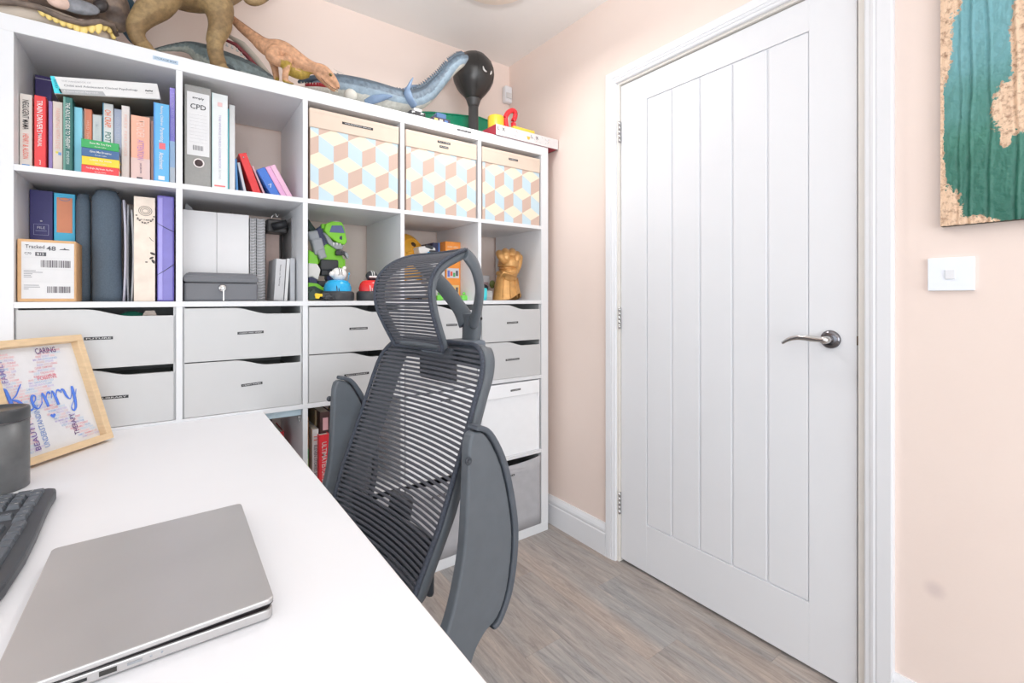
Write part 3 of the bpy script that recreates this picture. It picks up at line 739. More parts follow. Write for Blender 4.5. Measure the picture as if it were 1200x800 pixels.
RR = dict(right=(c_, 0, s_), up=(-s_, 0, c_))
text('Child and Adolescent Clinical Psychology', .158, .0072, flat((110, 112, 118)), hb, hbp(.102, .0215), **RR)
text('THE HANDBOOK OF', .060, .0042, flat((165, 166, 170)), hb, hbp(.050, .0335), **RR)
text('A Conceptual Approach', .072, .0052, flat((240, 240, 240)), hb, hbp(.055, .0066), off=.0011, **RR)
text('SERIES', .024, .005, flat((30, 120, 140)), hb, hbp(.0075, .025), right=(s_, 0, -c_), up=(c_, 0, s_), off=.0011)
text('~~', .018, .005, flat((60, 60, 64)), hb, hbp(.207, .022), **RR, bold=.02)
text('press', .016, .0026, flat((140, 140, 144)), hb, hbp(.207, .0145), **RR)

# ------------------------------------------------------------------ top row, second column
def lever_arch(x0, x1, z0, z1, y0, depth, m, lab, name='lever_arch_file', hole=True, cat='file'):
    b = thing(name, ((x0 + x1) / 2, y0, z0), lab, cat)
    w_ = x1 - x0
    MB().box(x0, x0 + .003, y0, y0 + depth, z0, z1).box(x1 - .003, x1, y0, y0 + depth, z0, z1).box(x0, x1, y0 - .001, y0 + .003, z0, z1, bev=.001, seg=1).obj('cover', m, b)
    MB().box(x0 + .004, x1 - .004, y0 + .02, y0 + depth - .01, z0 + .006, z1 - .012).obj('pages', M_page, b)
    return b
g = mat('grey_binder', (148, 148, 146), .6, var=.04, scale=120)
b = lever_arch(.398, .4655, Z0, 1.756, .035, .28, g, 'tall grey lever arch file labelled simply CPD')
lx0, lx1, lz0, lz1 = .404, .4615, Z0 + .098, 1.735
MB().box(lx0, lx1, .0332, .034, lz0, lz1).obj('paper_label', flat((240, 242, 244), .6), b)
text('simply', .030, .0095, M_ink, b, (.4325, .0331, lz1 - .017), **FX)
text('CPD', .040, .0155, M_ink, b, (.4325, .0331, lz1 - .043), **FX)
for k in range(9): MB().box(lx0 + .006, lx1 - .006, .0328, .0332, lz1 - .068 - k * .0105, lz1 - .0676 - k * .0105).obj('ruled_line', flat((214, 216, 220)), b)
for k in range(12): MB().box(.419 + k * .0023, .4199 + k * .0023 + (.0007 if k % 3 == 0 else 0), .0328, .0332, lz0 + .016, lz0 + .031).obj('barcode_bar', flat((120, 120, 124)), b)
MB().tube([(.434 + .0125 * math.cos(q * PI / 12), .0335, Z0 + .0755 + .0125 * math.sin(q * PI / 12)) for q in range(24)], .002, n=8, closed=True, up=(0, 1, 0)).obj('finger_ring', mat('white_ring', (236, 228, 228), .3), b)
MB().lathe([(0, 0), (.0118, 0), (.0118, .0008), (0, .0008)], Matrix.Translation((.434, .0337, Z0 + .0755)) @ Matrix.Rotation(PI / 2, 4, 'X'), n=24).obj('finger_hole', flat((70, 54, 56)), b)
o = book(.4685, .5105, Z0, 1.747, .035, .2, (240, 246, 246), 'tall thick white book right of the grey file', [('THE WHOLE CHILD COOKBOOK', .50, .17, .006, (176, 166, 200)), ('SECOND', .16, .03, .006, (214, 214, 224))], prints=[(.15, .85, .035, .05, (230, 120, 120)), (0, .05, 0, 1, (196, 226, 226)), (.35, .65, .87, .91, (246, 206, 206))], group='books in the second cell of the top shelf')
book(.5125, .5175, Z0, 1.72, .075, .2, (90, 188, 198), 'very thin teal book behind the thick white one', group='books in the second cell of the top shelf')
book(.5185, .5345, Z0, 1.735, .075, .2, (238, 240, 242), 'tall slim white book beside the thin teal one', group='books in the second cell of the top shelf')
book(.5415, .5485, Z0, 1.57, .11, .16, (84, 146, 206), 'thin blue booklet leaning left against the slim white book', group='books in the second cell of the top shelf', lean=.04)
book(.5675, .5755, Z0, 1.56, .11, .16, (228, 232, 240), 'thin white booklet leaning between the blue and red ones', group='books in the second cell of the top shelf', lean=.20)
rb = book(.596, .6195, Z0, Z0 + .150, .10, .17, (222, 58, 62), 'glossy red folder leaning left with a small silver stud', group='books in the second cell of the top shelf', lean=.33, rough=.2, name='folder', cat='folder')
MB().ball((.010, -.002, .136), .0028, n=10).obj('stud', M_chrome, rb, world=False)
book(.6305, .6365, Z0, Z0 + .118, .11, .16, (240, 196, 204), 'thin pale pink booklet leaning between red folder and blue case', group='books in the second cell of the top shelf', lean=.38)
bb = book(.6515, .6785, Z0, Z0 + .108, .09, .15, (66, 118, 206), 'bright blue case leaning left beside two pink books', group='books in the second cell of the top shelf', lean=.50, name='case', cat='case')
text('7', .012, .012, flat((230, 236, 250)), bb, Vector((.6515, .0885, Z0)) + Vector((.014 * math.cos(.5) - .045 * math.sin(.5), 0, .014 * math.sin(.5) + .045 * math.cos(.5))), (math.cos(.5), 0, math.sin(.5)), (-math.sin(.5), 0, math.cos(.5)))
book(.6835, .7000, Z0, Z0 + .122, .09, .15, (238, 178, 222), 'mauve pink book, left one of the two leaning pink books', group='books in the second cell of the top shelf', lean=.50)
book(.7030, .7195, Z0, Z0 + .130, .09, .15, (248, 196, 224), 'light pink book, right one of the two leaning pink books', group='books in the second cell of the top shelf', lean=.50)

# ------------------------------------------------------------------ second row, first column
Z1 = RZ[1] + .0003
nb = mat('navy_board', (58, 54, 116), .5, var=.05)
b = lever_arch(.0435, .0905, Z1, 1.409, .16, .21, nb, 'navy box file behind the cardboard parcel')
MB().box(.0515, .0822, .1578, .1588, 1.282, 1.313).obj('label_border', flat((176, 180, 214)), b)
MB().box(.0522, .0815, .1574, .1582, 1.2827, 1.3123).obj('label_panel', nb, b)
text('FILE', .016, .007, flat((214, 216, 236)), b, (.067, .1573, 1.303), **FX)
MB().box(.0555, .0785, .1568, .1574, 1.2935, 1.2945).obj('label_line', flat((176, 180, 214)), b)
MB().ball((.067, .158, 1.322), (.0028, .0012, .0022), n=10).obj('emblem', flat((226, 226, 236)), b)
b = lever_arch(.0935, .1385, Z1, 1.4055, .155, .21, mat('cyan_board', (70, 190, 232), .5), 'cyan file with a big orange spine label')
MB().box(.0995, .1325, .1532, .1542, 1.292, 1.393).obj('orange_label', flat((244, 160, 124), .6), b)
MB().tube([(.116 + .011 * math.cos(q * PI / 10), .1528, 1.389 + .0045 * math.sin(q * PI / 10)) for q in range(20)], .0007, n=6, closed=True, up=(0, 1, 0)).obj('emblem', flat((90, 150, 200)), b)
M_slate = mat('slate_felt', (92, 106, 120), .95, var=.12, scale=300, bump=.5, bscale=900)
def roll(cx, cy, r, z0, z1, lab, flare=0.0, ry=None):
    b = thing('felt_roll', (cx, cy, z0), lab, 'fabric roll', 'slate felt rolls')
    ry = ry or r
    prof = [(1.0, 0), (1.0, .04), (.99, .12), (1.0, .22), (1.0, .30)]
    h = z1 - z0; t = bmesh.new(); rings = []; n = 30; K = 14
    for k in range(K + 1):
        q = k / K; fl = flare * max(0, 1 - q * 2.2) ** 2; edge = 1 if q < .93 else math.sqrt(max(0, 1 - ((q - .93) / .07) ** 2 * .55))
        ring = []
        for i in range(n):
            a = 2 * PI * i / n
            x = cx + r * edge * math.cos(a) + fl * max(0, math.cos(a)); y = cy + ry * edge * math.sin(a)
            ring.append(t.verts.new((x, y, z0 + h * q)))
        rings.append(ring)
    for a, c in zip(rings, rings[1:]):
        for i in range(n): f = t.faces.new((a[i], a[(i + 1) % n], c[(i + 1) % n], c[i])); f.smooth = True
    t.faces.new(rings[0][::-1]); t.faces.new(rings[-1])
    MB().merge(t).obj('felt', M_slate, b)
    sp = [(cx + r * (.82 - q * .011) * math.cos(q * .42), cy + ry * (.82 - q * .011) * math.sin(q * .42), z1 + .0002) for q in range(60)]
    MB().tube(sp, .0009, n=5).obj('spiral_edge', flat((50, 60, 70)), b)
roll(.1585, .135, .0165, Z1, 1.4045, 'narrow slate grey felt roll right of the cyan file')
roll(.2115, .120, .0335, Z1, 1.4175, 'wide slate grey felt roll flaring at its foot', flare=.007)
M_clear = mat('clear_plastic_film', (222, 226, 234), .12, var=.05, alpha=.55)
for k in range(3):
    x = .2545 + k * .0078; t = bmesh.new(); F = []
    for a in range(9):          # along the depth, front edge curling
        q = a / 8; xx = x + .0016 * math.sin(3.1 * q + k) ; yy = .078 + .012 * k + .2 * q
        F.append([t.verts.new((xx + (.0045 * math.sin(PI * b / 8) * (1 - q) ** 3) * (1 if k != 1 else -.6), yy + .004 * math.cos(b * .9 + k) * (1 - q), Z1 + (.298 - .012 * k) * b / 8)) for b in range(9)])
    for A, B in zip(F, F[1:]):
        for b in range(8): f = t.faces.new((A[b], B[b], B[b + 1], A[b + 1])); f.smooth = True
    bmesh.ops.recalc_face_normals(t, faces=list(t.faces)); bmesh.ops.solidify(t, geom=list(t.faces), thickness=.0048 if k != 1 else .0036); bmesh.ops.recalc_face_normals(t, faces=list(t.faces))
    o = MB().merge(t).obj('plastic_wallet', (flat((214, 214, 232), .25), M_clear, flat((224, 226, 230), .25))[k])
    tag(o, ('pale lilac plastic wallet next to the wide felt roll', 'clear plastic wallet, middle one of the three wallets', 'pale grey plastic wallet beside the floral file')[k], 'wallet', 'plastic wallets')
M_flor = mat('floral_card', (236, 222, 208), .7, var=.10, scale=22)
b = lever_arch(.277, .3265, Z1, 1.401, .05, .23, M_flor, 'cream floral box file with a black printed emblem')
mk = flat((70, 64, 62))
for k in range(3):
    MB().tube([(.3035 + (.0155 - .004 * k) * math.cos(q * PI / 10), .0487, 1.360 + (.014 - .004 * k) * math.sin(q * PI / 10)) for q in range(20)], .0006, n=5, closed=True, up=(0, 1, 0)).obj('emblem_ring', mk, b)
for k in range(9):
    a = -2.9 + k * .33
    MB().ball((.3035 + .021 * math.cos(a), .0488, 1.352 + .030 * math.sin(a) * .9), (.0024, .0006, .0018), n=8).obj('emblem_leaf', mk, b)
text('LIBRARY OF MEMORIES', .038, .0045, mk, b, (.3025, .0489, 1.3335), **FX)
text('No.', .014, .006, mk, b, (.303, .0489, 1.3245), **FX)
for (x, z, r, a) in ((.3205, 1.235, .007, .5), (.318, 1.222, .006, -.6), (.322, 1.212, .007, 1.1), (.306, 1.2095, .0035, 0)):
    MB().ball((x, .0488, z), (r, .0006, r * .5), M=Matrix.Rotation(a, 4, 'Y'), n=10).obj('printed_leaf', mk, b)
MB().tube([(.313, .0489, 1.283), (.318, .0489, 1.275), (.323, .0489, 1.272)], .0006, n=5).obj('printed_twig', mk, b)
M_purp = mat('purple_translucent_plastic', (122, 112, 196), .25, var=.08, alpha=.92)
b = thing('elastic_folder', (.352, .05, Z1), 'translucent purple folder with a diagonal black elastic', 'folder')
MB().box(.331, .3725, .05, .30, Z1, 1.411, bev=.004).obj('body', M_purp, b)
MB().box(.3335, .345, .0482, .0505, Z1 + .004, 1.404, bev=.001).obj('flap', mat('purple_light', (150, 142, 214), .2), b)
MB().tube([(.331, .0488, 1.327), (.345, .0478, 1.318), (.3725, .0490, 1.303)], .0008, n=6).obj('elastic', M_black, b)
MB().tube([(.331, .0488, 1.172), (.350, .0478, 1.186), (.3725, .0490, 1.206)], .0008, n=6).obj('elastic', M_black, b)
# cardboard parcel
pc = thing('parcel', (.1005, .018, Z1), 'small cardboard parcel with a Tracked 48 postage label', 'parcel')
MB().box(.0445, .1565, .018, .150, Z1, 1.2565, bev=.002, seg=1).obj('carton', M_kraft, pc)
MB().box(.1566, .1572, .030, .150, Z1 + .002, 1.2545).obj('side_flap', mat('kraft_dark', (198, 156, 112), .8), pc)
lx0, lx1, lz0, lz1 = .0525, .1525, 1.102, 1.2495
MB().box(lx0, lx1, .0168, .0176, lz0, lz1).obj('postage_label', flat((240, 240, 242), .5), pc)
yk = .0166
gk = flat((84, 84, 90))
text('Tracked', .036, .0095, gk, pc, (.0775, yk, 1.2375), **FX)
text('48', .018, .0120, gk, pc, (.108, yk, 1.2345), **FX, bold=.01)
text('24 Hour Trackable', .034, .003, flat((196, 196, 200)), pc, (.077, yk, 1.2290), **FX)
text('C70', .0125, .0058, gk, pc, (.0645, yk, 1.2195), **FX)
MB().box(.078, .0985, yk - .0004, yk, 1.2135, 1.2235).obj('label_block', gk, pc)
text('B12', .013, .0062, flat((240, 240, 240)), pc, (.088, yk - .0006, 1.2185), **FX, off=.0002)
MB().prism([(-.010, 0), (.010, 0), (.009, .0018), (.002, .003), (0, .006), (-.002, .003), (-.009, .0018)], .0004, Matrix.Translation((.134, yk - .0004, 1.2315))).obj('label_logo', gk, pc)
def bars(x0, x1, z0, z1, seed):
    r = random.Random(seed); mb = MB(); x = x0
    while x < x1:
        w_ = r.choice((.0006, .001, .0016, .0022)); mb.box(x, min(x + w_, x1), yk - .0003, yk, z0, z1); x += w_ + r.choice((.0007, .001, .0016))
    mb.obj('barcode', flat((104, 98, 104)), pc)
bars(.0885, .1455, 1.184, 1.203, 3); bars(.1005, .1455, 1.117, 1.134, 5)
for k in range(5): MB().box(.057, .057 + (.022, .035, .016, .013, .015)[k], yk - .0003, yk, 1.174 - k * .0042, 1.1755 - k * .0042).obj('address_line', flat((150, 150, 156)), pc)
for k in range(3): MB().box(.057, .057 + (.028, .030, .009)[k], yk - .0003, yk, 1.136 - k * .0048, 1.1375 - k * .0048).obj('address_line', flat((150, 150, 156)), pc)
for z in (1.2085, 1.1785, 1.146): MB().box(.054, .151, yk - .0003, yk, z, z + .0003).obj('label_rule', flat((220, 220, 222)), pc)

# ------------------------------------------------------------------ second row, second column
M_mag = mat('white_card_file', (240, 240, 242), .6, var=.01)
for k, (a, c, lab) in enumerate(((.3955, .4885, 'white magazine file, left of the two behind the cash box'), (.4895, .583, 'white magazine file, right of the two behind the cash box'))):
    o = thing('magazine_file', ((a + c) / 2, .145, Z1), lab, 'magazine file', 'white magazine files')
    MB().box(a, c, .145, .148, Z1, 1.390, bev=.001, seg=1).obj('front_panel', M_mag, o)
    for xx in (a, c - .0025):
        MB().prism([(0, 0), (.23, 0), (.23, .16), (.06, .296), (0, .296)], .0025, Matrix.Translation((xx, .148, Z1)) @ Matrix.Rotation(PI / 2, 4, 'Z') @ Matrix.Translation((0, -.0025, 0))).obj('side_panel', M_mag, o)
    MB().box(a + .003, c - .003, .15, .37, Z1 + .001, Z1 + .004).obj('base', M_mag, o)
# clear sheets and clips behind the magazine files
o = MB().prism([(0, 0), (.028, 0), (.024, .04), (.006, .055)], .004, Matrix.Translation((.400, .24, 1.372))).obj('acrylic_stand', mat('grey_acrylic', (190, 192, 196), .2)); tag(o, 'grey acrylic stand tip sticking up behind the left magazine file', 'stand')
for k, x in enumerate((.535, .583)):
    o = MB().tube([(x - .006, .22, 1.385), (x - .003, .22, 1.404), (x + .001, .22, 1.407), (x + .003, .22, 1.398), (x + .002, .22, 1.380)], .0014, n=6).obj('wire_clip', M_chrome); tag(o, ('left small wire clip above the right magazine file', 'right small wire clip above the right magazine file')[k], 'clip', 'wire clips')
# cash box
M_cash = mat('grey_cash_box_enamel', (104, 106, 112), .45, var=.08, scale=400, bump=.15, bscale=700)
cb = thing('cash_box', (.495, .08, Z1), 'dark grey metal cash box with a key in its lock', 'cash box')
MB().box(.3955, .5945, .020, .138, Z1, Z1 + .058, bev=.007, seg=3).obj('base', M_cash, cb)
t = bmesh.new()
lo = [(.3950, .0190), (.5950, .0190), (.5950, .139), (.3950, .139)]; hi = [(.4050, .0290), (.5850, .0290), (.5850, .129), (.4050, .129)]
V = [t.verts.new((x, y, Z1 + .059)) for x, y in lo] + [t.verts.new((x, y, Z1 + .077)) for x, y in lo] + [t.verts.new((x, y, Z1 + .089)) for x, y in hi]
for i in range(4):
    j = (i + 1) % 4; t.faces.new((V[i], V[j], V[4 + j], V[4 + i])); t.faces.new((V[4 + i], V[4 + j], V[8 + j], V[8 + i]))
t.faces.new(V[8:12]); t.faces.new(V[3::-1])
bmesh.ops.recalc_face_normals(t, faces=list(t.faces)); bmesh.ops.bevel(t, geom=list(t.edges), offset=.003, segments=2, affect='EDGES')
MB().merge(t).obj('lid', M_cash, cb)
lk = MB().lathe([(0, 0), (.0115, 0), (.0115, .003), (.0090, .006), (0, .0065)], Matrix.Translation((.4955, .0195, Z1 + .041)) @ Matrix.Rotation(PI / 2, 4, 'X'), n=24).obj('lock', M_chrome, cb)
MB().box(.4945, .4985, .0075, .0145, Z1 + .037, Z1 + .043).tube([(.497 + .0055 * math.cos(q * PI / 8), .0105, Z1 + .0395 + .0055 * math.sin(q * PI / 8)) for q in range(16)], .0012, n=6, closed=True, up=(0, 1, 0)).box(.4965, .499, .0095, .0112, Z1 + .002, Z1 + .035).obj('key', M_chrome, lk)
# wire bound notebooks
for k, (a, c, lab) in enumerate(((.5875, .606, 'white wire bound notebook next to the magazine file'), (.6095, .6335, 'white wire bound notebook beside the dusty pink folder'))):
    o = thing('wire_notebook', ((a + c) / 2, .15, Z1), lab, 'notebook', 'wire bound notebooks')
    MB().box(a, a + .0015, .15, .35, Z1, 1.384).box(c - .0015, c, .15, .35, Z1, 1.384).obj('cover', flat((226, 226, 228), .4), o)
    MB().box(a + .0015, c - .0015, .158, .348, Z1 + .002, 1.382).obj('pages', flat((214, 214, 216), .8), o)
    rng = MB()
    for q in range(28):
        z = Z1 + .008 + q * .0102; xm = (a + c) / 2; r = (c - a) / 2
        rng.tube([(xm + r * math.cos(PI + j * PI / 8), .154 + .008 * math.sin(PI + j * PI / 8), z + (.003 if j > 4 else 0)) for j in range(9)], .0020, n=5)
    rng.obj('wire_rings', mat('silver_wire', (222, 222, 226), .3, .6), o)['kind'] = 'stuff'
o = MB().box(.6067, .609, .152, .35, Z1, 1.383, bev=.0008, seg=1).obj('divider_card', M_black); tag(o, 'thin black card between the two wire bound notebooks', 'card')
# dusty pink folder, black desk tidy, white manual, grey folder
pfx = P(311.5, 300, .268).x
o = thing('pink_folder', (pfx + .02, .27, Z1), 'dusty pink card folder with rounded top corner', 'folder')
MB().prism([(0, 0), (.046, 0), (.046, .254), (.042, .261), (.034, .264), (0, .264)], .006, Matrix.Translation((pfx, .268, Z1))).obj('cover', mat('dusty_pink', (196, 172, 164), .7), o)
MB().box(pfx + .001, pfx + .005, .274, .33, Z1, 1.33).obj('inner_leaf', mat('dusty_pink', (196, 172, 164), .7), o)
# black desk organiser leaning on the divider
bt = thing('desk_tidy', (.70, .25, Z1), 'black desk tidy with a rounded back panel in the corner of the cell', 'desk tidy')
MB().box(.640, .7215, .338, .345, Z1, 1.398, bev=.004).obj('back_panel', mat('smoked_panel', (96, 88, 86), .5), bt)
MB().prism([(0, 0), (.15, 0), (.15, .286), (.142, .300), (.128, .305), (0, .305)], .004, Matrix.Translation((.7265, .16, Z1)) @ Matrix.Rotation(PI / 2, 4, 'Z')).obj('side_panel', mat('smoked_side', (150, 150, 152), .35), bt)
MB().box(.648, .716, .20, .30, 1.345, 1.393, bev=.006).obj('holder', mat('smoked_dark', (66, 64, 64), .4), bt)
mb = MB(); mb.lathe([(0, 0), (.014, 0), (.014, .05), (0, .05)], Matrix.Translation((.664, .185, 1.362)) @ Matrix.Rotation(1.25, 4, 'Y') @ Matrix.Rotation(.3, 4, 'X'), n=16)
mb.obj('tape_core', M_black, bt)
MB().tube([(.656, .18, 1.388), (.664, .18, 1.404), (.672, .18, 1.410), (.678, .18, 1.398), (.684, .18, 1.412)], .0016, n=6).obj('wire_clip', M_chrome, bt)
wm = thing('manual', (.6865, .11, Z1 + .0009), 'white paperback manual leaning before the dusty pink folder', 'book', rot=(0, .06, 0))
MB().box(-.0315, -.0005, -.001, .0015, 0, .146, bev=.001, seg=1).box(-.0315, -.030, 0, .15, 0, .146).box(-.002, -.0005, 0, .15, 0, .146).obj('cover', flat((226, 226, 228), .4), wm, world=False)
MB().box(-.030, -.002, .0015, .148, .001, .144).obj('pages', M_page, wm, world=False)
text('Notes on Teaching', .075, .006, gk, wm, (.6745, .109, Z1 + .09), right=(-.06, 0, -1), up=(1, 0, -.06))
MB().box(.002, .012, -.002, .14, 0, .150, bev=.001).obj('white_board', flat((246, 246, 246), .4), wm, world=False)
gf = thing('grey_file', (.7185, .10, Z1), 'slim grey document file standing beside the white manual', 'file')
MB().box(.7065, .709, .100, .24, Z1, 1.245).box(.7195, .7220, .100, .24, Z1, 1.245).box(.7065, .7220, .099, .102, Z1, 1.245, bev=.002).obj('cover', mat('grey_file_board', (182, 184, 188), .4), gf)
MB().box(.7091, .7194, .102, .235, Z1 + .002, 1.24).obj('pages', M_page, gf)

# ================================================================== toys in the second row
def pbox(mb, u0, v0, u1, v1, Y, d, bev=.004, rot=0.0):
    """bevelled block whose room-facing side covers the given patch at depth Y"""
    vm = (v0 + v1) / 2; um = (u0 + u1) / 2
    x0, x1 = P(u0, vm, Y).x, P(u1, vm, Y).x; z1, z0 = P(um, v0, Y).z, P(um, v1, Y).z
    c = Vector(((x0 + x1) / 2, Y + d / 2, (z0 + z1) / 2)); hx, hz = (x1 - x0) / 2, (z1 - z0) / 2
    b = min(bev, hx * .45, hz * .45, d * .45)
    mb.box(-hx, hx, -d / 2, d / 2, -hz, hz, bev=b, M=Matrix.Translation(c) @ Matrix.Rotation(rot, 4, 'Y'))
    return mb
def ppoly(mb, uv, Y, d, bev=.002):
    q = [P(u, v, Y) for u, v in uv]
    return mb.prism([(p.x, p.z) for p in q], d, Matrix.Translation((0, Y, 0)), bev=bev)
G_lime = mat('lime_plastic', (132, 212, 52), .35, var=.03)
G_navy = mat('navy_plastic', (44, 50, 92), .35, var=.05)
G_grey = mat('grey_toy_plastic', (158, 162, 168), .4, var=.05)
G_dk = mat('charcoal_plastic', (54, 56, 60), .45, var=.1)
G_wht = mat('white_toy_plastic', (236, 234, 232), .35, var=.02)
G_dgreen = mat('dark_green_plastic', (44, 66, 56), .5, var=.2)
rb = thing('toy_robot', (.83, .13, Z1), 'green toy dinosaur robot with a blue visor', 'toy robot')
hd = ppoly(MB(), [(382, 262), (389, 259), (401, 260), (404, 268), (407, 283), (404, 287), (394, 283), (385, 276), (380, 270)], 0.1250, .055, .004).obj('head', G_lime, rb)
ppoly(MB(), [(386, 272), (389, 264), (401, 264), (404, 273)], 0.1235, .006, .001).obj('visor', mat('visor_blue', (74, 92, 150), .1, coat=.6), hd)
pbox(MB(), 392, 259, 398, 261, 0.1300, .03).obj('crest', G_wht, hd)
ppoly(MB(), [(398, 277), (401, 276), (401, 281), (398, 280)], 0.1235, .004, .0008).obj('nostril_vent', G_navy, hd)
for k, u in enumerate((391, 395, 399, 403)):
    ppoly(MB(), [(u - 1.3, 284), (u + 1.3, 284.5), (u, 288)], 0.1300, .006, .0005).obj('tooth', G_wht, hd)
ppoly(MB(), [(379, 272), (384, 274), (390, 283), (402, 287), (402, 292), (394, 292), (385, 285)], 0.1350, .04, .003).obj('jaw', G_grey, rb)
ppoly(MB(), [(371, 268), (380, 262), (384, 274), (386, 286), (378, 292), (370, 284)], 0.1500, .06, .004).obj('neck', G_navy, rb)
ppoly(MB(), [(383, 285), (392, 290), (402, 300), (405, 312), (400, 318), (386, 308), (376, 312), (372, 300), (378, 290)], 0.1450, .075, .006).obj('torso', G_lime, rb)
mb = MB(); pbox(mb, 362, 270, 374, 281, 0.1250, .04, .006, -.3); pbox(mb, 367, 279, 380, 298, 0.1250, .035, .006, -.25); pbox(mb, 373, 292, 382, 303, 0.1200, .03, .005, -.4); mb.obj('arm', G_grey, rb)
mb = MB(); pbox(mb, 394, 293, 402, 299, 0.1200, .02, .003); ppoly(mb, [(401, 293), (406, 295), (409, 301), (407, 303), (404, 299), (400, 298)], 0.1180, .012, .0015); mb.obj('claw', G_dk, rb)
ppoly(MB(), [(404, 295), (408, 297), (409, 302), (407, 303), (405, 299)], 0.1160, .01, .001).obj('claw_tip', G_grey, rb)
mb = MB(); pbox(mb, 376, 304, 397, 317, 0.1300, .06, .006); pbox(mb, 377, 314, 386, 323, 0.1350, .04, .004); pbox(mb, 373, 329, 388, 336, 0.1300, .03, .004); mb.obj('hip_block', G_dk, rb)
ppoly(MB(), [(361.5, 292), (372, 298), (374, 309), (366, 313), (361.5, 308)], 0.1350, .05, .004).obj('thigh', G_lime, rb)
ppoly(MB(), [(361.5, 308), (372, 309), (376, 316), (373, 328), (366, 324), (361.5, 325)], 0.1300, .045, .004).obj('knee_guard', G_wht, rb)
ppoly(MB(), [(396, 304), (405, 303), (405, 316), (398, 314)], 0.1500, .05, .004).obj('thigh', G_lime, rb)
ppoly(MB(), [(384, 316), (393, 318), (393, 332), (387, 335), (383, 326)], 0.1500, .04, .003).obj('shin', G_navy, rb)
ppoly(MB(), [(361.5, 322), (371, 325), (373, 333), (362, 332)], 0.1350, .04, .003).obj('shin', G_navy, rb)
mb = MB(); ppoly(mb, [(361.5, 331), (372, 332), (382, 339), (384, 351.3), (361.5, 351.3)], 0.1250, .07, .003); mb.obj('foot', G_lime, rb)
ppoly(MB(), [(384, 336), (397, 338), (397, 351.3), (384, 351.3)], 0.1350, .06, .003).obj('foot', G_lime, rb)
mb = MB(); ppoly(mb, [(361.5, 336), (369, 335), (380, 341), (383, 351.2), (361.5, 351.2)], 0.1160, .008, .002); mb.obj('foot_guard', G_dgreen, rb)
ppoly(MB(), [(361.5, 256), (367, 264), (372, 270), (364, 272), (361.5, 268)], 0.2000, .04, .003).obj('tail_fin', G_dgreen, rb)
pbox(MB(), 377, 262, 383, 268, 0.1400, .03, .004).obj('shoulder_cap', G_lime, rb)
# black and yellow toy blaster at the shelf edge
bl = thing('toy_blaster', (.80, .0, Z1), 'small black toy blaster with a yellow trigger at the shelf edge', 'toy')
mb = MB(); pbox(mb, 381, 345.5, 391, 351.4, .001, .028, .004); pbox(mb, 378, 343, 387, 349, .004, .02, .003); pbox(mb, 386, 347.5, 392, 351.3, .001, .012, .003); mb.obj('body', G_dk, bl)
ppoly(MB(), [(369, 345), (370, 343.5), (382, 344.5), (382, 347), (375, 347.5), (374, 350), (370, 349.5)], .006, .01, .001).obj('trigger', mat('yellow_plastic', (240, 202, 48), .35), bl)
ppoly(MB(), [(362, 343), (368, 338), (373, 344), (370, 351.2), (362, 351.2)], .012, .03, .002).obj('grip', G_dgreen, bl)

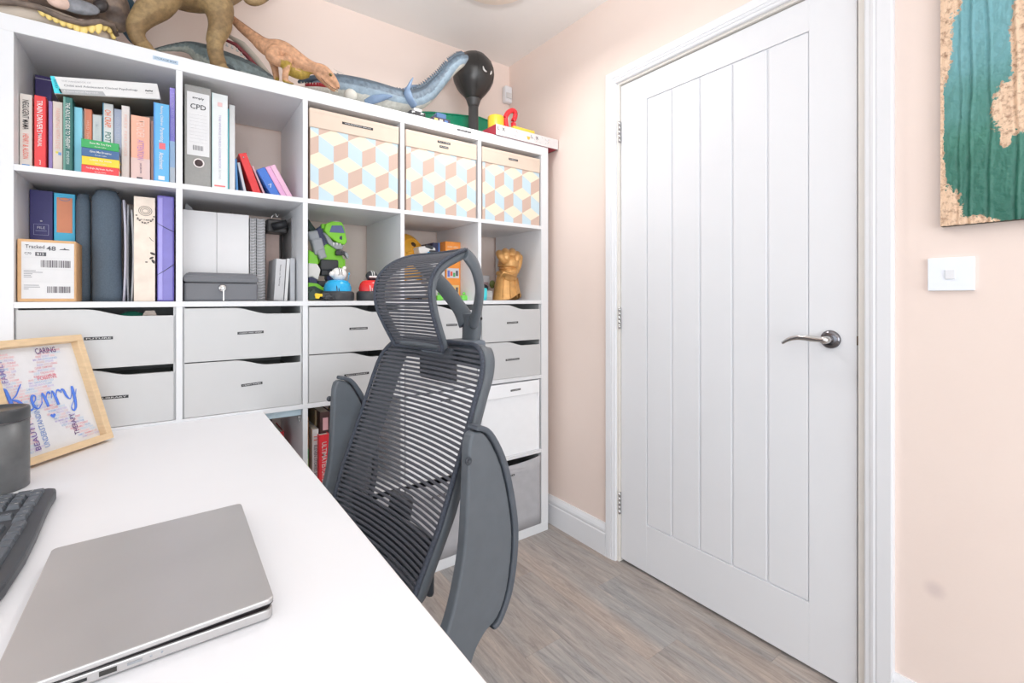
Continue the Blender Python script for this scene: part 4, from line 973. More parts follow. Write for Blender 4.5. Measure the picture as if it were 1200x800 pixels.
def racer(u0, u1, v0, v1, vh, Y, body, hat, lab, mflag):
    w_ = P(u1, 335, Y).x - P(u0, 335, Y).x; cx = (P(u1, 335, Y).x + P(u0, 335, Y).x) / 2; r = w_ / 2
    t_ = thing('toy_racer', (cx, Y + r, Z1), lab, 'toy car', 'toy dome racers')
    zb = P((u0 + u1) / 2, v1, Y).z; zt = P((u0 + u1) / 2, v0, Y).z; zh = P((u0 + u1) / 2, vh, Y).z
    MB().lathe([(0, 0), (r * 1.16, 0), (r * 1.2, .006), (r * 1.2, (zb - Z1) * .9), (r * 1.08, zb - Z1 + .003), (0, zb - Z1 + .003)], Matrix.Translation((cx, Y + r, Z1)), n=36).obj('bumper', G_dk, t_)
    h = zt - zb
    MB().lathe([(r, 0), (r * 1.0, h * .35), (r * .9, h * .7), (r * .7, h * .93), (r * .5, h * 1.0), (0, h * 1.02)], Matrix.Translation((cx, Y + r, zb)), n=36).obj('body', body, t_)
    for k in (-1, 1):
        pts = [(cx - .012 + k * .0035 , Y + r - r * 1.01 * math.cos(a), zb + h * (.05 + .95 * math.sin(a * .95))) for a in [q * .2 for q in range(7)]]
        MB().tube(pts, .0013, n=6).obj('stripe', M_black if not mflag else G_wht, t_)
    hr = (zh - zt) * .5
    hdp = MB().ball((cx + .004, Y + r, zt + hr * .95), (hr * 1.25, hr * 1.2, hr * 1.1), n=20).obj('head', hat, t_)
    for k in (-1, 1):
        pts = [(cx + .004 + k * .004, Y + r - hr * 1.215 * math.cos(a), zt + hr * .95 + hr * 1.115 * math.sin(a)) for a in [-.1 + q * .25 for q in range(8)]]
        MB().tube(pts, .0013, n=6).obj('stripe', M_black if not mflag else G_wht, hdp)
    if not mflag:
        MB().ball((cx + .004 + hr * .9, Y + r, zt + hr * 2.0), hr * .33, n=12).obj('bobble', hat, hdp)
        MB().lathe([(0, 0), (hr * .55, 0), (hr * .35, hr * .5), (0, hr * .62)], Matrix.Translation((cx + .004 - hr * 1.1, Y + r * .7, zt + hr * .9)) @ Matrix.Rotation(-1.3, 4, 'Y'), n=14).obj('beak', hat, hdp)
    else:
        MB().box(cx + .004 - hr * .9, cx + .004 + hr * .9, Y + r - hr * 1.28, Y + r - hr * .7, zt + hr * .55, zt + hr * .95, bev=.003).obj('visor', G_wht, hdp)
    an = MB().tube([(cx + r * .75, Y + r, zb + h * .7), (cx + r * .85, Y + r, zt + hr * 1.0)], .0012, n=6).obj('antenna', body, t_)
    MB().ball((cx + r * .86, Y + r, zt + hr * 1.1), (.003, .003, .005), n=10).obj('antenna_tip', body, an)
    for k in (-1, 1): MB().ball((cx + .004 + k * hr * .35, Y + r - hr * 1.17, zt + hr * .8), .0014, n=8).obj('eye', M_black, hdp)
    return t_
racer(384, 416, 327.5, 342, 313, .014, mat('cyan_toy', (40, 168, 222), .25), G_wht, 'round blue toy racer with a white striped bobble head', False)
racer(425.5, 452, 328, 342, 317, .014, mat('red_toy', (224, 52, 52), .25), G_dk, 'round red toy racer with a dark striped helmet', True)

# ------------------------------------------------------------------ fourth cell of the second row
M_gold = mat('golden_mask_plastic', (226, 166, 52), .4, var=.06)
mk = thing('toy_mask', (1.19, .25, Z1), 'yellow gold plastic toy mask with a round eye hole', 'mask')
t = bmesh.new()
bmesh.ops.create_uvsphere(t, u_segments=32, v_segments=20, radius=1.0)
for f in t.faces: f.smooth = True
mc, mr_ = Vector((1.206, .27, 1.2425)), Vector((.104, .085, .1485))
MB().merge(t, Matrix.Translation(mc) @ Matrix.Diagonal((*mr_, 1))).obj('shell', M_gold, mk)
def onmask(x, z, e=0.0):
    k = 1 - ((x - mc.x) / mr_.x) ** 2 - ((z - mc.z) / mr_.z) ** 2
    p_ = Vector((x, mc.y - mr_.y * math.sqrt(max(k, 0)), z)); n_ = Vector(((x - mc.x) / mr_.x ** 2, (p_.y - mc.y) / mr_.y ** 2, (z - mc.z) / mr_.z ** 2)).normalized()
    return p_ + n_ * e, n_
ep, en = onmask(1.2225, 1.337)
EM = Matrix.Translation(ep) @ en.to_track_quat('Z', 'Y').to_matrix().to_4x4()
e = MB().lathe([(.011, -.004), (.0135, .004), (.0165, .003), (.019, -.002)], EM, n=24).obj('eye_socket', M_gold, mk)
MB().lathe([(0, .0015), (.0118, .0015), (.0118, -.002), (0, -.002)], EM, n=20).obj('eye_hole', flat((58, 40, 26)), e)
MB().tube([onmask(x, z, .001)[0] for x, z in ((1.262, 1.338), (1.246, 1.356), (1.222, 1.364), (1.196, 1.358), (1.178, 1.344))], .0045, n=8).obj('brow', M_gold, mk)
MB().tube([onmask(x, z, .001)[0] for x, z in ((1.270, 1.290), (1.245, 1.304), (1.215, 1.306), (1.185, 1.296))], .005, n=8).obj('cheek_fold', M_gold, mk)
wt = thing('toy_vehicle', (1.28, .16, 1.327), 'white and black toy vehicle with a blue wheel lying on the boxes', 'toy')
mb = MB(); pbox(mb, 491, 288, 505, 296, .135, .06, .006, -.2); pbox(mb, 494, 290, 511, 299, .14, .06, .006, -.1); mb.obj('body', G_wht, wt)
mb = MB(); pbox(mb, 499, 287, 508, 291, .132, .03, .003, .2); pbox(mb, 503, 293, 511, 298, .134, .03, .003); mb.obj('trim', G_dk, wt)
MB().ball(P(502, 298, .15), (.014, .02, .014), n=14).obj('wheel', mat('cyan_toy', (40, 168, 222), .25), wt)
vz = P(501, 298.5, .15).z - .012
o = MB().box(1.252, 1.336, .128, .182, Z1, vz, bev=.0015, seg=1).box(1.251, 1.337, .127, .183, vz - .03, vz - .001, bev=.001, seg=1).obj('pale_carton', flat((226, 226, 228), .6)); tag(o, 'pale grey carton under the white and black toy vehicle', 'box')
nv = thing('navy_toy_box', (1.315, .22, Z1), 'navy and blue cardboard toy box behind the chair headrest', 'box')
mb = MB(); mb.box(1.314, 1.345, .20, .36, Z1, 1.352, bev=.001, seg=1); mb.obj('carton', flat((60, 64, 96)), nv)
MB().box(1.340, 1.3465, .196, .36, Z1, 1.353).obj('blue_edge', flat((96, 140, 208)), nv)
ob = thing('orange_toy_box', (1.385, .18, Z1), 'tall orange toy box printed with robots behind the headrest', 'box')
MB().box(1.351, 1.4265, .15, .30, Z1, 1.356, bev=.001, seg=1).obj('carton', mat('orange_card', (246, 154, 66), .5, var=.06), ob)
text('ROBO HERO', .052, .009, flat((255, 236, 200)), ob, (1.387, .1492, 1.332), **FX)
for k, (z, rgb) in enumerate(((1.296, (250, 214, 160)), (1.215, (240, 236, 240)), (1.14, (250, 206, 140)))):
    MB().box(1.357, 1.418, .1488, .1496, z - .022, z + .022).obj('picture_panel', flat(rgb), ob)
    for q in range(4): MB().box(1.36 + q * .014, 1.371 + q * .014, .1482, .1488, z - .016 + .004 * (q % 2), z + .012 - .005 * (q % 3)).obj('picture_figure', flat(((110, 120, 200), (226, 90, 70), (90, 170, 110), (90, 90, 100))[q]), ob)
o = blob('clear_bag', [([(1.135, .10, Z1 + .034), (1.17, .10, Z1 + .05), (1.205, .10, Z1 + .036)], [.03, .042, .03])], .008, mat('bag_film', (226, 228, 230), .2, var=.06, alpha=.65))
tag(o, 'clear plastic bag of small parts below the headrest', 'bag')
for k, (u, v, rgb, s_) in enumerate(((516, 348, (110, 200, 70), 'lime green'), (526, 346, (70, 180, 90), 'dark green'), (545, 345, (120, 210, 90), 'light green'), (508, 349, (236, 130, 120), 'coral'))):
    q = P(u, 349, .09); o = MB().box(q.x - .014, q.x + .014, .09, .115, Z1, Z1 + .022 + .008 * (k % 2), bev=.004).ball((q.x, .10, Z1 + .03 + .008 * (k % 2)), .007, n=10).obj('toy_block', flat(rgb, .35)); tag(o, s_ + ' little toy block on the shelf behind the headrest', 'toy', 'toy blocks')

# ------------------------------------------------------------------ gold gauntlet in the fifth cell
M_gaunt = mat('bronze_gold_plastic', (206, 156, 96), .32, metal=.35, var=.12, scale=40)
GY = .115
def gp(u, v, dy=0.0): return tuple(P(u, v, GY + dy))
gt = thing('toy_gauntlet', (P(597, 350, GY).x, GY, Z1), 'gold toy gauntlet with a clenched fist standing upright', 'toy gauntlet')
hand = [([gp(596, 322), gp(595, 315), gp(596, 306)], [(.050, .044), (.056, .046), (.058, .046)]),
        ([gp(587, 300, .02), gp(585, 297, 0), gp(587, 301, -.03), gp(590, 306, -.03)], [.017, .018, .017, .014]),
        ([gp(593, 299, .02), gp(592, 295, 0), gp(593, 299, -.034), gp(595, 306, -.034)], [.018, .019, .018, .014]),
        ([gp(600, 299, .02), gp(600, 295, 0), gp(600, 299, -.034), gp(600, 307, -.034)], [.018, .019, .018, .014]),
        ([gp(605, 302, .02), gp(606, 298, 0), gp(606, 301, -.03), gp(605, 307, -.03)], [.016, .017, .016, .013]),
        ([gp(604, 318, -.02), gp(608, 309, -.03), gp(609.5, 301, -.025)], [.018, .016, .014])]
blob('fist', hand, .0035, M_gaunt, gt, smooth=3)
t = bmesh.new(); rings = []; n = 32
prof = [(.0, .072, 0), (.008, .070, 0), (.03, .066, .0), (.075, .060, .0), (.105, .052, 0), (.118, .049, 0), (.122, .054, 0), (.134, .053, 0), (.14, .046, 0)]
c0 = P(597.5, 350, GY)
for z, r, _ in prof:
    rings.append([t.verts.new((c0.x - .004 + r * math.cos(2 * PI * i / n) * (1 + .06 * math.cos(4 * PI * i / n)), GY + .02 + r * .85 * math.sin(2 * PI * i / n), Z1 + z + .034 * max(0, 1 - z / .06) * max(0, math.cos(2 * PI * i / n + .9)) ** 3)) for i in range(n)])
for a, c in zip(rings, rings[1:]):
    for i in range(n): f = t.faces.new((a[i], a[(i + 1) % n], c[(i + 1) % n], c[i])); f.smooth = True
cf = MB().merge(t).obj('cuff', M_gaunt, gt)
sm = cf.modifiers.new('s', 'SOLIDIFY'); sm.thickness = .003; sm.offset = -1
for k in range(4):
    a = -PI / 2 + (k - 1.5) * .55
    MB().tube([(c0.x - .004 + r * 1.02 * math.cos(a), GY + .02 + r * .87 * math.sin(a), Z1 + z) for z, r in ((.012, .07), (.06, .062), (.108, .055))], .0022, n=6).obj('cuff_ridge', M_gaunt, gt)
MB().tube([gp(585, 325, -.035), gp(590, 319, -.055), gp(597, 321, -.06), gp(604, 324, -.05)], .0045, n=8).obj('wrist_band', M_gaunt, gt)
MB().ball(gp(603.5, 309.5, -.048), (.007, .006, .009), n=14).obj('green_gem', mat('green_gem', (50, 110, 66), .1, coat=.6), gt)
wb = thing('parts_box', (1.61, .30, Z1), 'white open box of odd toy parts left of the gold gauntlet', 'box')
MB().box(1.545, 1.645, .24, .37, Z1, 1.215, bev=.002, seg=1).obj('carton', flat((230, 228, 232)), wb)
MB().box(1.548, 1.636, .2385, .2396, 1.13, 1.182).obj('picture_panel', flat((176, 148, 150)), wb)
MB().ball(P(577, 333, .22), (.016, .012, .02), n=12).obj('green_part', flat((120, 130, 70)), wb)
o = MB().lathe([(0, 0), (.016, 0), (.018, .02), (.018, .052), (.014, .056), (0, .056)], Matrix.Translation((1.517, .10, Z1)), n=24).obj('teal_cup', flat((70, 206, 216), .3)); tag(o, 'small turquoise pot beside the left divider of the gauntlet cell', 'pot')
o = MB().box(1.545, 1.590, .13, .175, Z1, Z1 + .045, bev=.005).box(1.552, 1.58, .125, .135, Z1 + .012, Z1 + .032, bev=.002).obj('grey_toy_tray', flat((206, 206, 206), .4)); tag(o, 'small pale grey toy tray between the pot and gauntlet', 'tray')
o = blob('dark_toy_part', [([(1.50, .19, Z1 + .075), (1.54, .18, Z1 + .07), (1.585, .18, Z1 + .06)], [.014, .018, .013])], .005, G_dk); tag(o, 'dark curved toy part lying above the pale grey tray', 'toy')
o.location.z -= 0.0

# ------------------------------------------------------------------ fourth row: picture books and the pale blue rail
Z3 = RZ[3] + .0003
GB = 'picture books in the third cell of the fourth row'
book(.7445, .7555, Z3, Z3 + .292, .05, .22, (206, 146, 64), 'orange brown picture book against the divider', group=GB, prints=[(0, 1, .2, .62, (92, 168, 84)), (.1, .9, .3, .5, (226, 210, 80)), (0, 1, 0, .18, (206, 80, 60))])
book(.757, .7675, Z3, Z3 + .305, .12, .2, (46, 62, 70), 'dark blue grey picture book standing deeper in the row', group=GB)
book(.7685, .7895, Z3, Z3 + .246, .05, .2, (240, 240, 240), 'white picture book with grey title and red number', [('ELEVEN STORIES BOOK', .50, .135, .011, (96, 98, 108)), ('11', .87, .014, .011, (216, 70, 60))], group=GB, prints=[(0, 1, 0, .15, (120, 176, 214)), (.2, .8, .17, .25, (236, 190, 110))])
book(.7905, .7955, Z3, Z3 + .30, .10, .2, (166, 150, 120), 'thin tan picture book left of the red storybook', group=GB)
book(.7965, .8335, Z3, Z3 + .300, .062, .22, (72, 46, 46), 'tall dark picture book with a pink label behind the storybook', group=GB, prints=[(.28, .78, .78, .93, (240, 190, 196))])
book(.7855, .8205, Z3, Z3 + .228, .028, .03, (226, 44, 56), 'red ULTIMATE STORYBOOK standing in front', [('ULTIMATE', .70, .085, .016, (250, 236, 236)), ('STORYBOOK', .33, .085, .016, (250, 236, 236))], group=GB)
book(.8350, .8415, Z3, Z3 + .29, .05, .2, (226, 90, 110), 'thin rose picture book right of the dark tall one', group=GB)
book(.8425, .8545, Z3, Z3 + .225, .04, .2, (70, 168, 226), 'sky blue picture book behind the chair armrest', group=GB)
for k, (rgb, h, w_, nm) in enumerate((((240, 206, 70), .27, .018, 'yellow'), ((120, 100, 90), .29, .02, 'brown'), ((226, 200, 70), .24, .015, 'mustard'), ((90, 110, 130), .28, .02, 'slate'), ((206, 200, 196), .26, .02, 'pale grey'))):
    x = .858 + sum((.018, .02, .015, .02, .02)[:k]) + .001 * k
    book(x, x + w_, Z3, Z3 + h, .05, .2, rgb, nm + ' picture book glimpsed through the chair mesh', group=GB)
MR = mat('pale_blue_rail', (186, 206, 216), .4)
o = MB().box(CX[1] + .001, CX[1] + CE - .001, .02, .032, RZ[3] + CE - .024, RZ[3] + CE - .0005, bev=.001, seg=1).obj('shelf_rail', MR); tag(o, 'pale blue rail fixed under the shelf beside the desk corner', 'rail')
o = MB().box(CX[1] + CE - .012, CX[1] + CE - .002, .015, .03, RZ[3] + CE - .036, RZ[3] + CE - .026, bev=.002).box(CX[1] + CE - .011, CX[1] + CE - .004, .012, .02, RZ[3] + CE - .046, RZ[3] + CE - .037, bev=.002).obj('rail_bracket', mat('bracket_metal', (150, 150, 150), .4, .5)); tag(o, 'tiny grey bracket at the right end of the blue rail', 'bracket')
book(.668, .699, Z3, P(334, 505, .17).z, .17, .15, (206, 40, 48), 'red book in the dark cell beside the desk corner', [('RED', .86, .03, .014, (236, 150, 150))], group='books in the cell beside the desk')
book(.642, .664, Z3, Z3 + .27, .20, .15, (74, 40, 50), 'dark maroon book left of the red one beside the desk', group='books in the cell beside the desk')

# ================================================================== things on top of the bookcase
ZT = W5 + .0004
def pp(pts, Y):
    return [tuple(P(u, v, Y + (q[0] if q else 0))) for u, v, *q in pts]
# --- dinosaur head mask on the left
DM = thing('dinosaur_mask', (.12, .13, ZT), 'grey brown toy dinosaur head mask with yellow teeth', 'mask')
my = .13
def mcol(co, n):
    k = math.sin(co.x * 61) * math.sin(co.z * 83 + 1.3)
    return (128, 112, 100) if k > -.2 else (110, 98, 92)
M_dm = mat('mask_rubber', (120, 106, 96), .6, var=.28, scale=55, bump=.8, bscale=90, attr=True)
M_cream = mat('mask_lower_rubber', (204, 192, 178), .6, var=.08, scale=20, bump=.2)
blob('upper_skull', zmin=ZT, strokes=[(pp([(-60, -20), (0, -12), (50, -22), (100, -10), (128, 4), (136, 24)], my), [(.105, .07), (.105, .075), (.105, .085), (.095, .072), (.075, .05), (.05, .035)])], voxel=.006, mats=M_dm, parent=DM, colfn=mcol)
blob('lower_jaw', [(pp([(-60, 22), (0, 24), (50, 30), (90, 40), (130, 50)], my), [(.085, .05), (.088, .05), (.085, .042), (.075, .034), (.05, .022)])], .006, M_cream, DM, zmin=ZT)
tl = [(50, 12), (58, 16), (66, 20.5), (74, 24), (82, 27), (90, 29), (98, 31), (107, 30), (115, 28.5), (122, 28), (128, 31), (133, 36)]
M_tooth = mat('mask_tooth', (240, 214, 130), .4)
for k, (u, v) in enumerate(tl):
    q = P(u, v, .036 + .0006 * k + max(0, u - 115) * .0022); L = 1.35 * (.013, .014, .012, .013, .012, .018, .022, .017, .021, .016, .015, .02)[k]
    MB().lathe([(0, -L), (.004, -L * .8), (.0078, -L * .35), (.008, .004), (0, .006)], Matrix.Translation(q) @ Matrix.Diagonal((1.2, .8, 1, 1)), n=12).obj('tooth', M_tooth, DM)
MB().tube(pp([(-20, 2, 0), (20, 3, 0), (46, 9, 0), (74, 21.5, 0), (96, 27.5, 0), (118, 25.5, .01), (131, 29, .03), (137, 42, .05)], .030), [.006, .008, .008, .008, .008, .008, .008, .006], n=10).obj('lip', M_dm, DM).data.color_attributes.new('Col', 'FLOAT_COLOR', 'POINT')
for o in DM.children:
    if o.name.startswith('lip'):
        for d_ in o.data.color_attributes['Col'].data: d_.color = (*lin((112, 98, 88)), 1)
MB().ball(P(118, 7, .052), (.016, .012, .022), M=Matrix.Rotation(.5, 4, 'Y'), n=16).obj('nostril', flat((44, 38, 38), .4), DM)
MB().ball(P(92, 8, .035), (.045, .010, .020), M=Matrix.Rotation(-.10, 4, 'Y'), n=20).obj('cheek_plate', mat('cheek_plate', (120, 122, 128), .3, var=.3, scale=60, bump=.6, bscale=70), DM)
MB().ball(P(70, 3, .032), (.026, .010, .017), n=18).obj('pale_plate', mat('pale_plate', (206, 178, 164), .5, var=.15, scale=60, bump=.6, bscale=70), DM)
MB().tube(pp([(48, 35.2), (52, 35.8), (57, 37.6)], .06), [.004, .006, .003], n=8).obj('jaw_strap', M_black, DM)
MB().tube(pp([(-8, 12), (0, 14), (6, 18)], .06), [.012, .011, .005], n=8).obj('jaw_strap', M_black, DM)

# --- big brown dinosaur, only its lower half in the frame
M_skin = mat('dinosaur_skin', (140, 116, 80), .65, var=.25, scale=70, bump=.7, bscale=150, attr=True)
def bcol(co, n):
    k = math.sin(co.z * 55 + 2 * math.sin(co.x * 30)); return (146, 122, 84) if k > 0 else (130, 106, 72)
by = .12
BD = thing('brown_dinosaur', (.40, by, ZT), 'large brown toy dinosaur standing between mask and tan dinosaur', 'toy dinosaur', 'toy dinosaurs on the bookcase')
st = [(pp([(90, -120), (120, -70), (180, -34), (225, -18), (265, -28), (296, -52), (305, -90)], by), [.020, .045, .075, .082, .075, .05, .045]),
      (pp([(192, -16, -.03), (184, 4, -.04), (168, 20, -.04), (159, 33, -.035), (162, 46, -.03), (172, 57, -.03)], by), [.058, .046, .032, .025, .021, .020]),
      (pp([(166, 55, -.03), (176, 61, -.05), (188, 66, -.07)], by), [.018, .016, .010]),
      (pp([(247, -8, -.01), (256, 10, -.02), (258, 30, -.02), (252, 48, -.015), (253, 64, -.015), (257, 76, -.015)], by), [.060, .046, .035, .026, .024, .024]),
      (pp([(254, 74, -.015), (263, 82, -.04), (272, 87, -.06)], by), [.022, .017, .010]),
      (pp([(300, -88), (322, -88), (345, -78)], by), [(.045, .045), (.042, .04), (.03, .025)])]
blob('body', st, .006, M_skin, BD, colfn=bcol, zmin=ZT)
blob('lower_jaw', [(pp([(282, -20, -.03), (290, 0, -.04), (304, 1, -.04), (322, -10, -.03)], by), [.010, .012, .013, .008])], .004, M_skin, BD, colfn=bcol)
o = blob('teal_dinosaur', [(pp([(112, -30), (130, -4), (143, 14), (152, 30), (158, 45)], .29), [.04, .05, .048, .035, .022])], .006, mat('teal_skin', (44, 84, 104), .6, var=.2, scale=60, bump=.6, bscale=150))
tag(o, 'dark teal toy dinosaur behind the brown leg, mostly hidden', 'toy dinosaur', 'toy dinosaurs on the bookcase')

# --- grey marine dinosaur lying behind
M_gskin = mat('grey_dinosaur_skin', (100, 112, 112), .55, var=.25, scale=80, bump=.6, bscale=140, attr=True)
def gcol(co, n):
    return (158, 166, 160) if n.z < -.25 else ((78, 90, 94) if n.z > .35 else (112, 126, 128))
gy_ = .27
GD = thing('grey_dinosaur', (.56, gy_, ZT), 'grey toy dinosaur with red stripe lying behind the brown legs', 'toy dinosaur', 'toy dinosaurs on the bookcase')
blob('body', [(pp([(176, 60), (200, 56), (222, 56), (240, 66), (262, 80), (290, 88), (318, 98)], gy_), [.006, .012, .022, .045, .060, .052, .030]),
              (pp([(268, 84, -.05), (276, 90, -.08), (286, 90, -.09)], gy_), [.022, .016, .010])], .006, M_gskin, GD, colfn=gcol, zmin=ZT)
MB().tube(pp([(262, 46), (276, 52), (290, 66), (304, 82), (316, 98)], gy_ - .02), [.004, .007, .008, .007, .004], n=8).obj('red_stripe', mat('dark_red_skin', (124, 46, 52), .5), GD)
MB().tube(pp([(268, 42), (284, 52), (300, 70), (318, 92)], gy_ + .0), [.006, .012, .014, .010], n=8).obj('crest', mat('pale_grey_skin', (184, 178, 168), .6), GD)
for k, (u, v) in enumerate(((266, 52), (272, 54.5), (278, 58), (283, 63), (287, 68))):
    MB().lathe([(.0045, 0), (.003, .006), (0, .013)], Matrix.Translation(P(u, v + 2, gy_ - .03)), n=8).obj('spike', flat((206, 206, 204)), GD)

# --- tan crouching dinosaur at the front
M_tan = mat('tan_dinosaur_skin', (206, 158, 116), .6, var=.28, scale=75, bump=1.0, bscale=110, attr=True)
def tcol(co, n):
    p0 = P(346, 86, .05)
    if n.z < -.1 and abs(co.x - p0.x) < .055 and co.z < p0.z + .012: return (158, 132, 52)
    if n.z > .72: return (158, 110, 78)
    return (184, 140, 108)
ty = .055
TD = thing('tan_dinosaur', (.70, ty, ZT), 'tan orange toy dinosaur crouching with its head over the edge', 'toy dinosaur', 'toy dinosaurs on the bookcase')
blob('body', [(pp([(268, 18, .14), (282, 31, .10), (298, 44, .05), (312, 55, .015), (330, 61, 0), (348, 72, -.005), (362, 78, -.01), (374, 82, -.015)], ty), [.010, .016, .020, .028, .038, .034, .024, .019]),
              (pp([(338, 80, 0), (350, 86, 0), (358, 87, 0)], ty), [.022, .020, .015]),
              (pp([(322, 60, -.03), (318, 66, -.04), (328, 72, -.045), (337, 70, -.04)], ty), [.022, .020, .018, .016]),
              (pp([(338, 68, -.035), (336, 80, -.04), (334, 92, -.045), (336, 96, -.05), (343, 99, -.06)], ty), [.015, .012, .010, .009, .006]),
              (pp([(318, 66, .04), (322, 80, .05), (324, 92, .05)], ty), [.016, .012, .010]),
              (pp([(366, 80, -.015), (378, 83, -.02), (388, 92, -.022), (395, 101, -.022)], ty), [(.018, .020), (.022, .022), (.019, .018), (.013, .011)]),
              (pp([(373, 88, -.018), (383, 98, -.02), (392, 105.8, -.02)], ty), [(.016, .012), (.015, .009), (.011, .006)])], .0035, M_tan, TD, smooth=3, colfn=tcol, zmin=ZT)
MB().ball(P(387.5, 87.5, ty - .043), (.006, .004, .0055), n=14).obj('eye', flat((120, 100, 34), .15), TD)
MB().ball(P(387.5, 87.5, ty - .0465), (.0025, .002, .003), n=10).obj('pupil', M_black, TD)
for k in range(7):
    q = P(385 + k * 1.7, 99.6 + k * 1.25, ty - .040 + .001 * k)
    MB().lathe([(0, -.004), (.0013, -.001), (.0015, .002), (0, .002)], Matrix.Translation(q), n=6).obj('tooth', flat((236, 214, 170)), TD)
MB().tube(pp([(376, 91), (382, 97.5), (390, 103), (396, 106)], ty - .041), .0012, n=6).obj('mouth_line', flat((110, 66, 50)), TD)
MB().ball(P(396.5, 103, ty - .034), (.002, .002, .0018), n=8).obj('nostril', flat((70, 46, 36)), TD)

# --- blue marine reptile, jaws left, tail raised to the right
M_bskin = mat('blue_reptile_skin', (110, 140, 166), .55, var=.16, scale=60, bump=.7, bscale=130, attr=True)
def blcol(co, n):
    
    m = math.sin(co.x * 190) * math.sin(co.z * 160 + co.x * 70)
    if n.z < -.62: return (190, 190, 182)
    if n.z < -.1: return (128, 146, 160)
    if n.z > .5: return (74, 86, 98)
    return (94, 110, 124) if m > -.2 else (80, 94, 108)
ry = .13
BR_ = thing('marine_reptile', (1.05, ry, ZT), 'blue toy marine reptile with raised tail, paddles and open jaws', 'toy dinosaur', 'toy dinosaurs on the bookcase')
spine = [(372, 98, 0), (395, 101, 0), (418, 107, 0), (440, 113, 0), (462, 118, 0), (482, 119, 0), (498, 112, -.005), (510, 101, -.012), (521, 89, -.025), (531, 78, -.042), (540, 71, -.058), (545.5, 67.5, -.064)]
sr = [(.030, .030), (.046, .044), (.058, .052), (.062, .054), (.060, .050), (.052, .044), (.043, .037), (.036, .031), (.031, .027), (.031, .028), (.029, .026), (.018, .016)]
blob('body', [(pp(spine, ry), sr)], .0055, M_bskin, BR_, colfn=blcol, zmin=ZT)
mb = MB()
for k in range(60):
    q = k / 59 * (len(spine) - 1.6) + .6; i = min(int(q), len(spine) - 2); f = q - i
    u = spine[i][0] * (1 - f) + spine[i + 1][0] * f; v = spine[i][1] * (1 - f) + spine[i + 1][1] * f
    du, dv = spine[i + 1][0] - spine[i][0], spine[i + 1][1] - spine[i][1]; ll = math.hypot(du, dv); nu, nv_ = dv / ll, -du / ll
    r = (sr[i][1] * (1 - f) + sr[i + 1][1] * f)
    yy = ry + spine[i][2] * (1 - f) + spine[i + 1][2] * f
    c = P(u, v, yy); d_ = (P(u + nu, v + nv_, yy) - c).normalized()
    if d_.z < 0: d_ = -d_
    M = Matrix.Translation(c + d_ * r * .93) @ d_.to_track_quat('Z', 'Y').to_matrix().to_4x4()
    mb.lathe([(.0075, 0), (.005, .007), (0, .019 if k > 30 else .012)], M, n=6)
mb.obj('dorsal_spikes', mat('slate_spikes', (92, 104, 116), .6), BR_)['kind'] = 'stuff'
M_fin = mat('reptile_fin', (112, 134, 162), .5, var=.1, scale=50, bump=.3)
def fin(pts, Y, rad): 
    q = smooth_path([(*P(u, v, Y + d), a, b) for (u, v, d), (a, b) in zip(pts, rad)], 6)
    MB().tube([x[:3] for x in q], [(x[3], x[4]) for x in q], n=12).obj('paddle', M_fin, BR_)
fin([(428, 119, -.03), (440, 116, -.055), (452, 113.5, -.075), (460, 112.8, -.09)], ry, [(.010, .018), (.012, .017), (.009, .011), (.003, .003)])
fin([(485, 124, -.04), (479, 116, -.055), (478, 106, -.065), (481, 97, -.07), (484, 91, -.07)], ry, [(.018, .012), (.020, .012), (.014, .009), (.009, .006), (.003, .002)])
fin([(470, 112, .05), (480, 104, .09), (490, 100, .13)], ry, [(.012, .016), (.010, .014), (.003, .003)])
blob('upper_jaw', [(pp([(385, 96), (372, 93), (358, 93.5), (350, 96)], ry - .01), [(.03, .017), (.026, .014), (.018, .010), (.010, .006)])], .004, mat('dark_blue_skin', (72, 92, 110), .55, var=.2, bump=.4), BR_)
blob('lower_jaw', [(pp([(385, 108), (372, 105), (358, 104), (350, 103)], ry - .01), [(.028, .012), (.024, .010), (.016, .007), (.008, .004)])], .004, mat('pale_jaw_skin', (196, 194, 186), .55), BR_)
MB().tube(pp([(384, 102), (372, 100), (358, 99.5)], ry - .02), [(.02, .010), (.018, .009), (.010, .005)], n=12).obj('mouth_lining', flat((156, 36, 44), .3), BR_)
mb = MB()
for k in range(9):
    mb.lathe([(.0018, .002), (0, -.006)], Matrix.Translation(P(353 + k * 3.4, 96.5 + k * .25, ry - .036)), n=6)
    mb.lathe([(.0018, -.002), (0, .006)], Matrix.Translation(P(353 + k * 3.4, 103.0 + k * .2, ry - .036)), n=6)
mb.obj('teeth', flat((226, 224, 214)), BR_)['kind'] = 'stuff'
MB().ball(P(411, 111, ry - .046), (.024, .016, .022), n=16).obj('pale_throat', mat('pale_jaw_skin', (196, 194, 186), .55), BR_)
for k in range(6):
    MB().tube(pp([(396 + k * 2.5, 86 + k * 1.2), (394 + k * 2.6, 83 + k * 1.2), (391 + k * 2.8, 80.5 + k * 1.4)], ry + .10), .0008, n=5).obj('bristle', flat((206, 200, 196)), BR_)

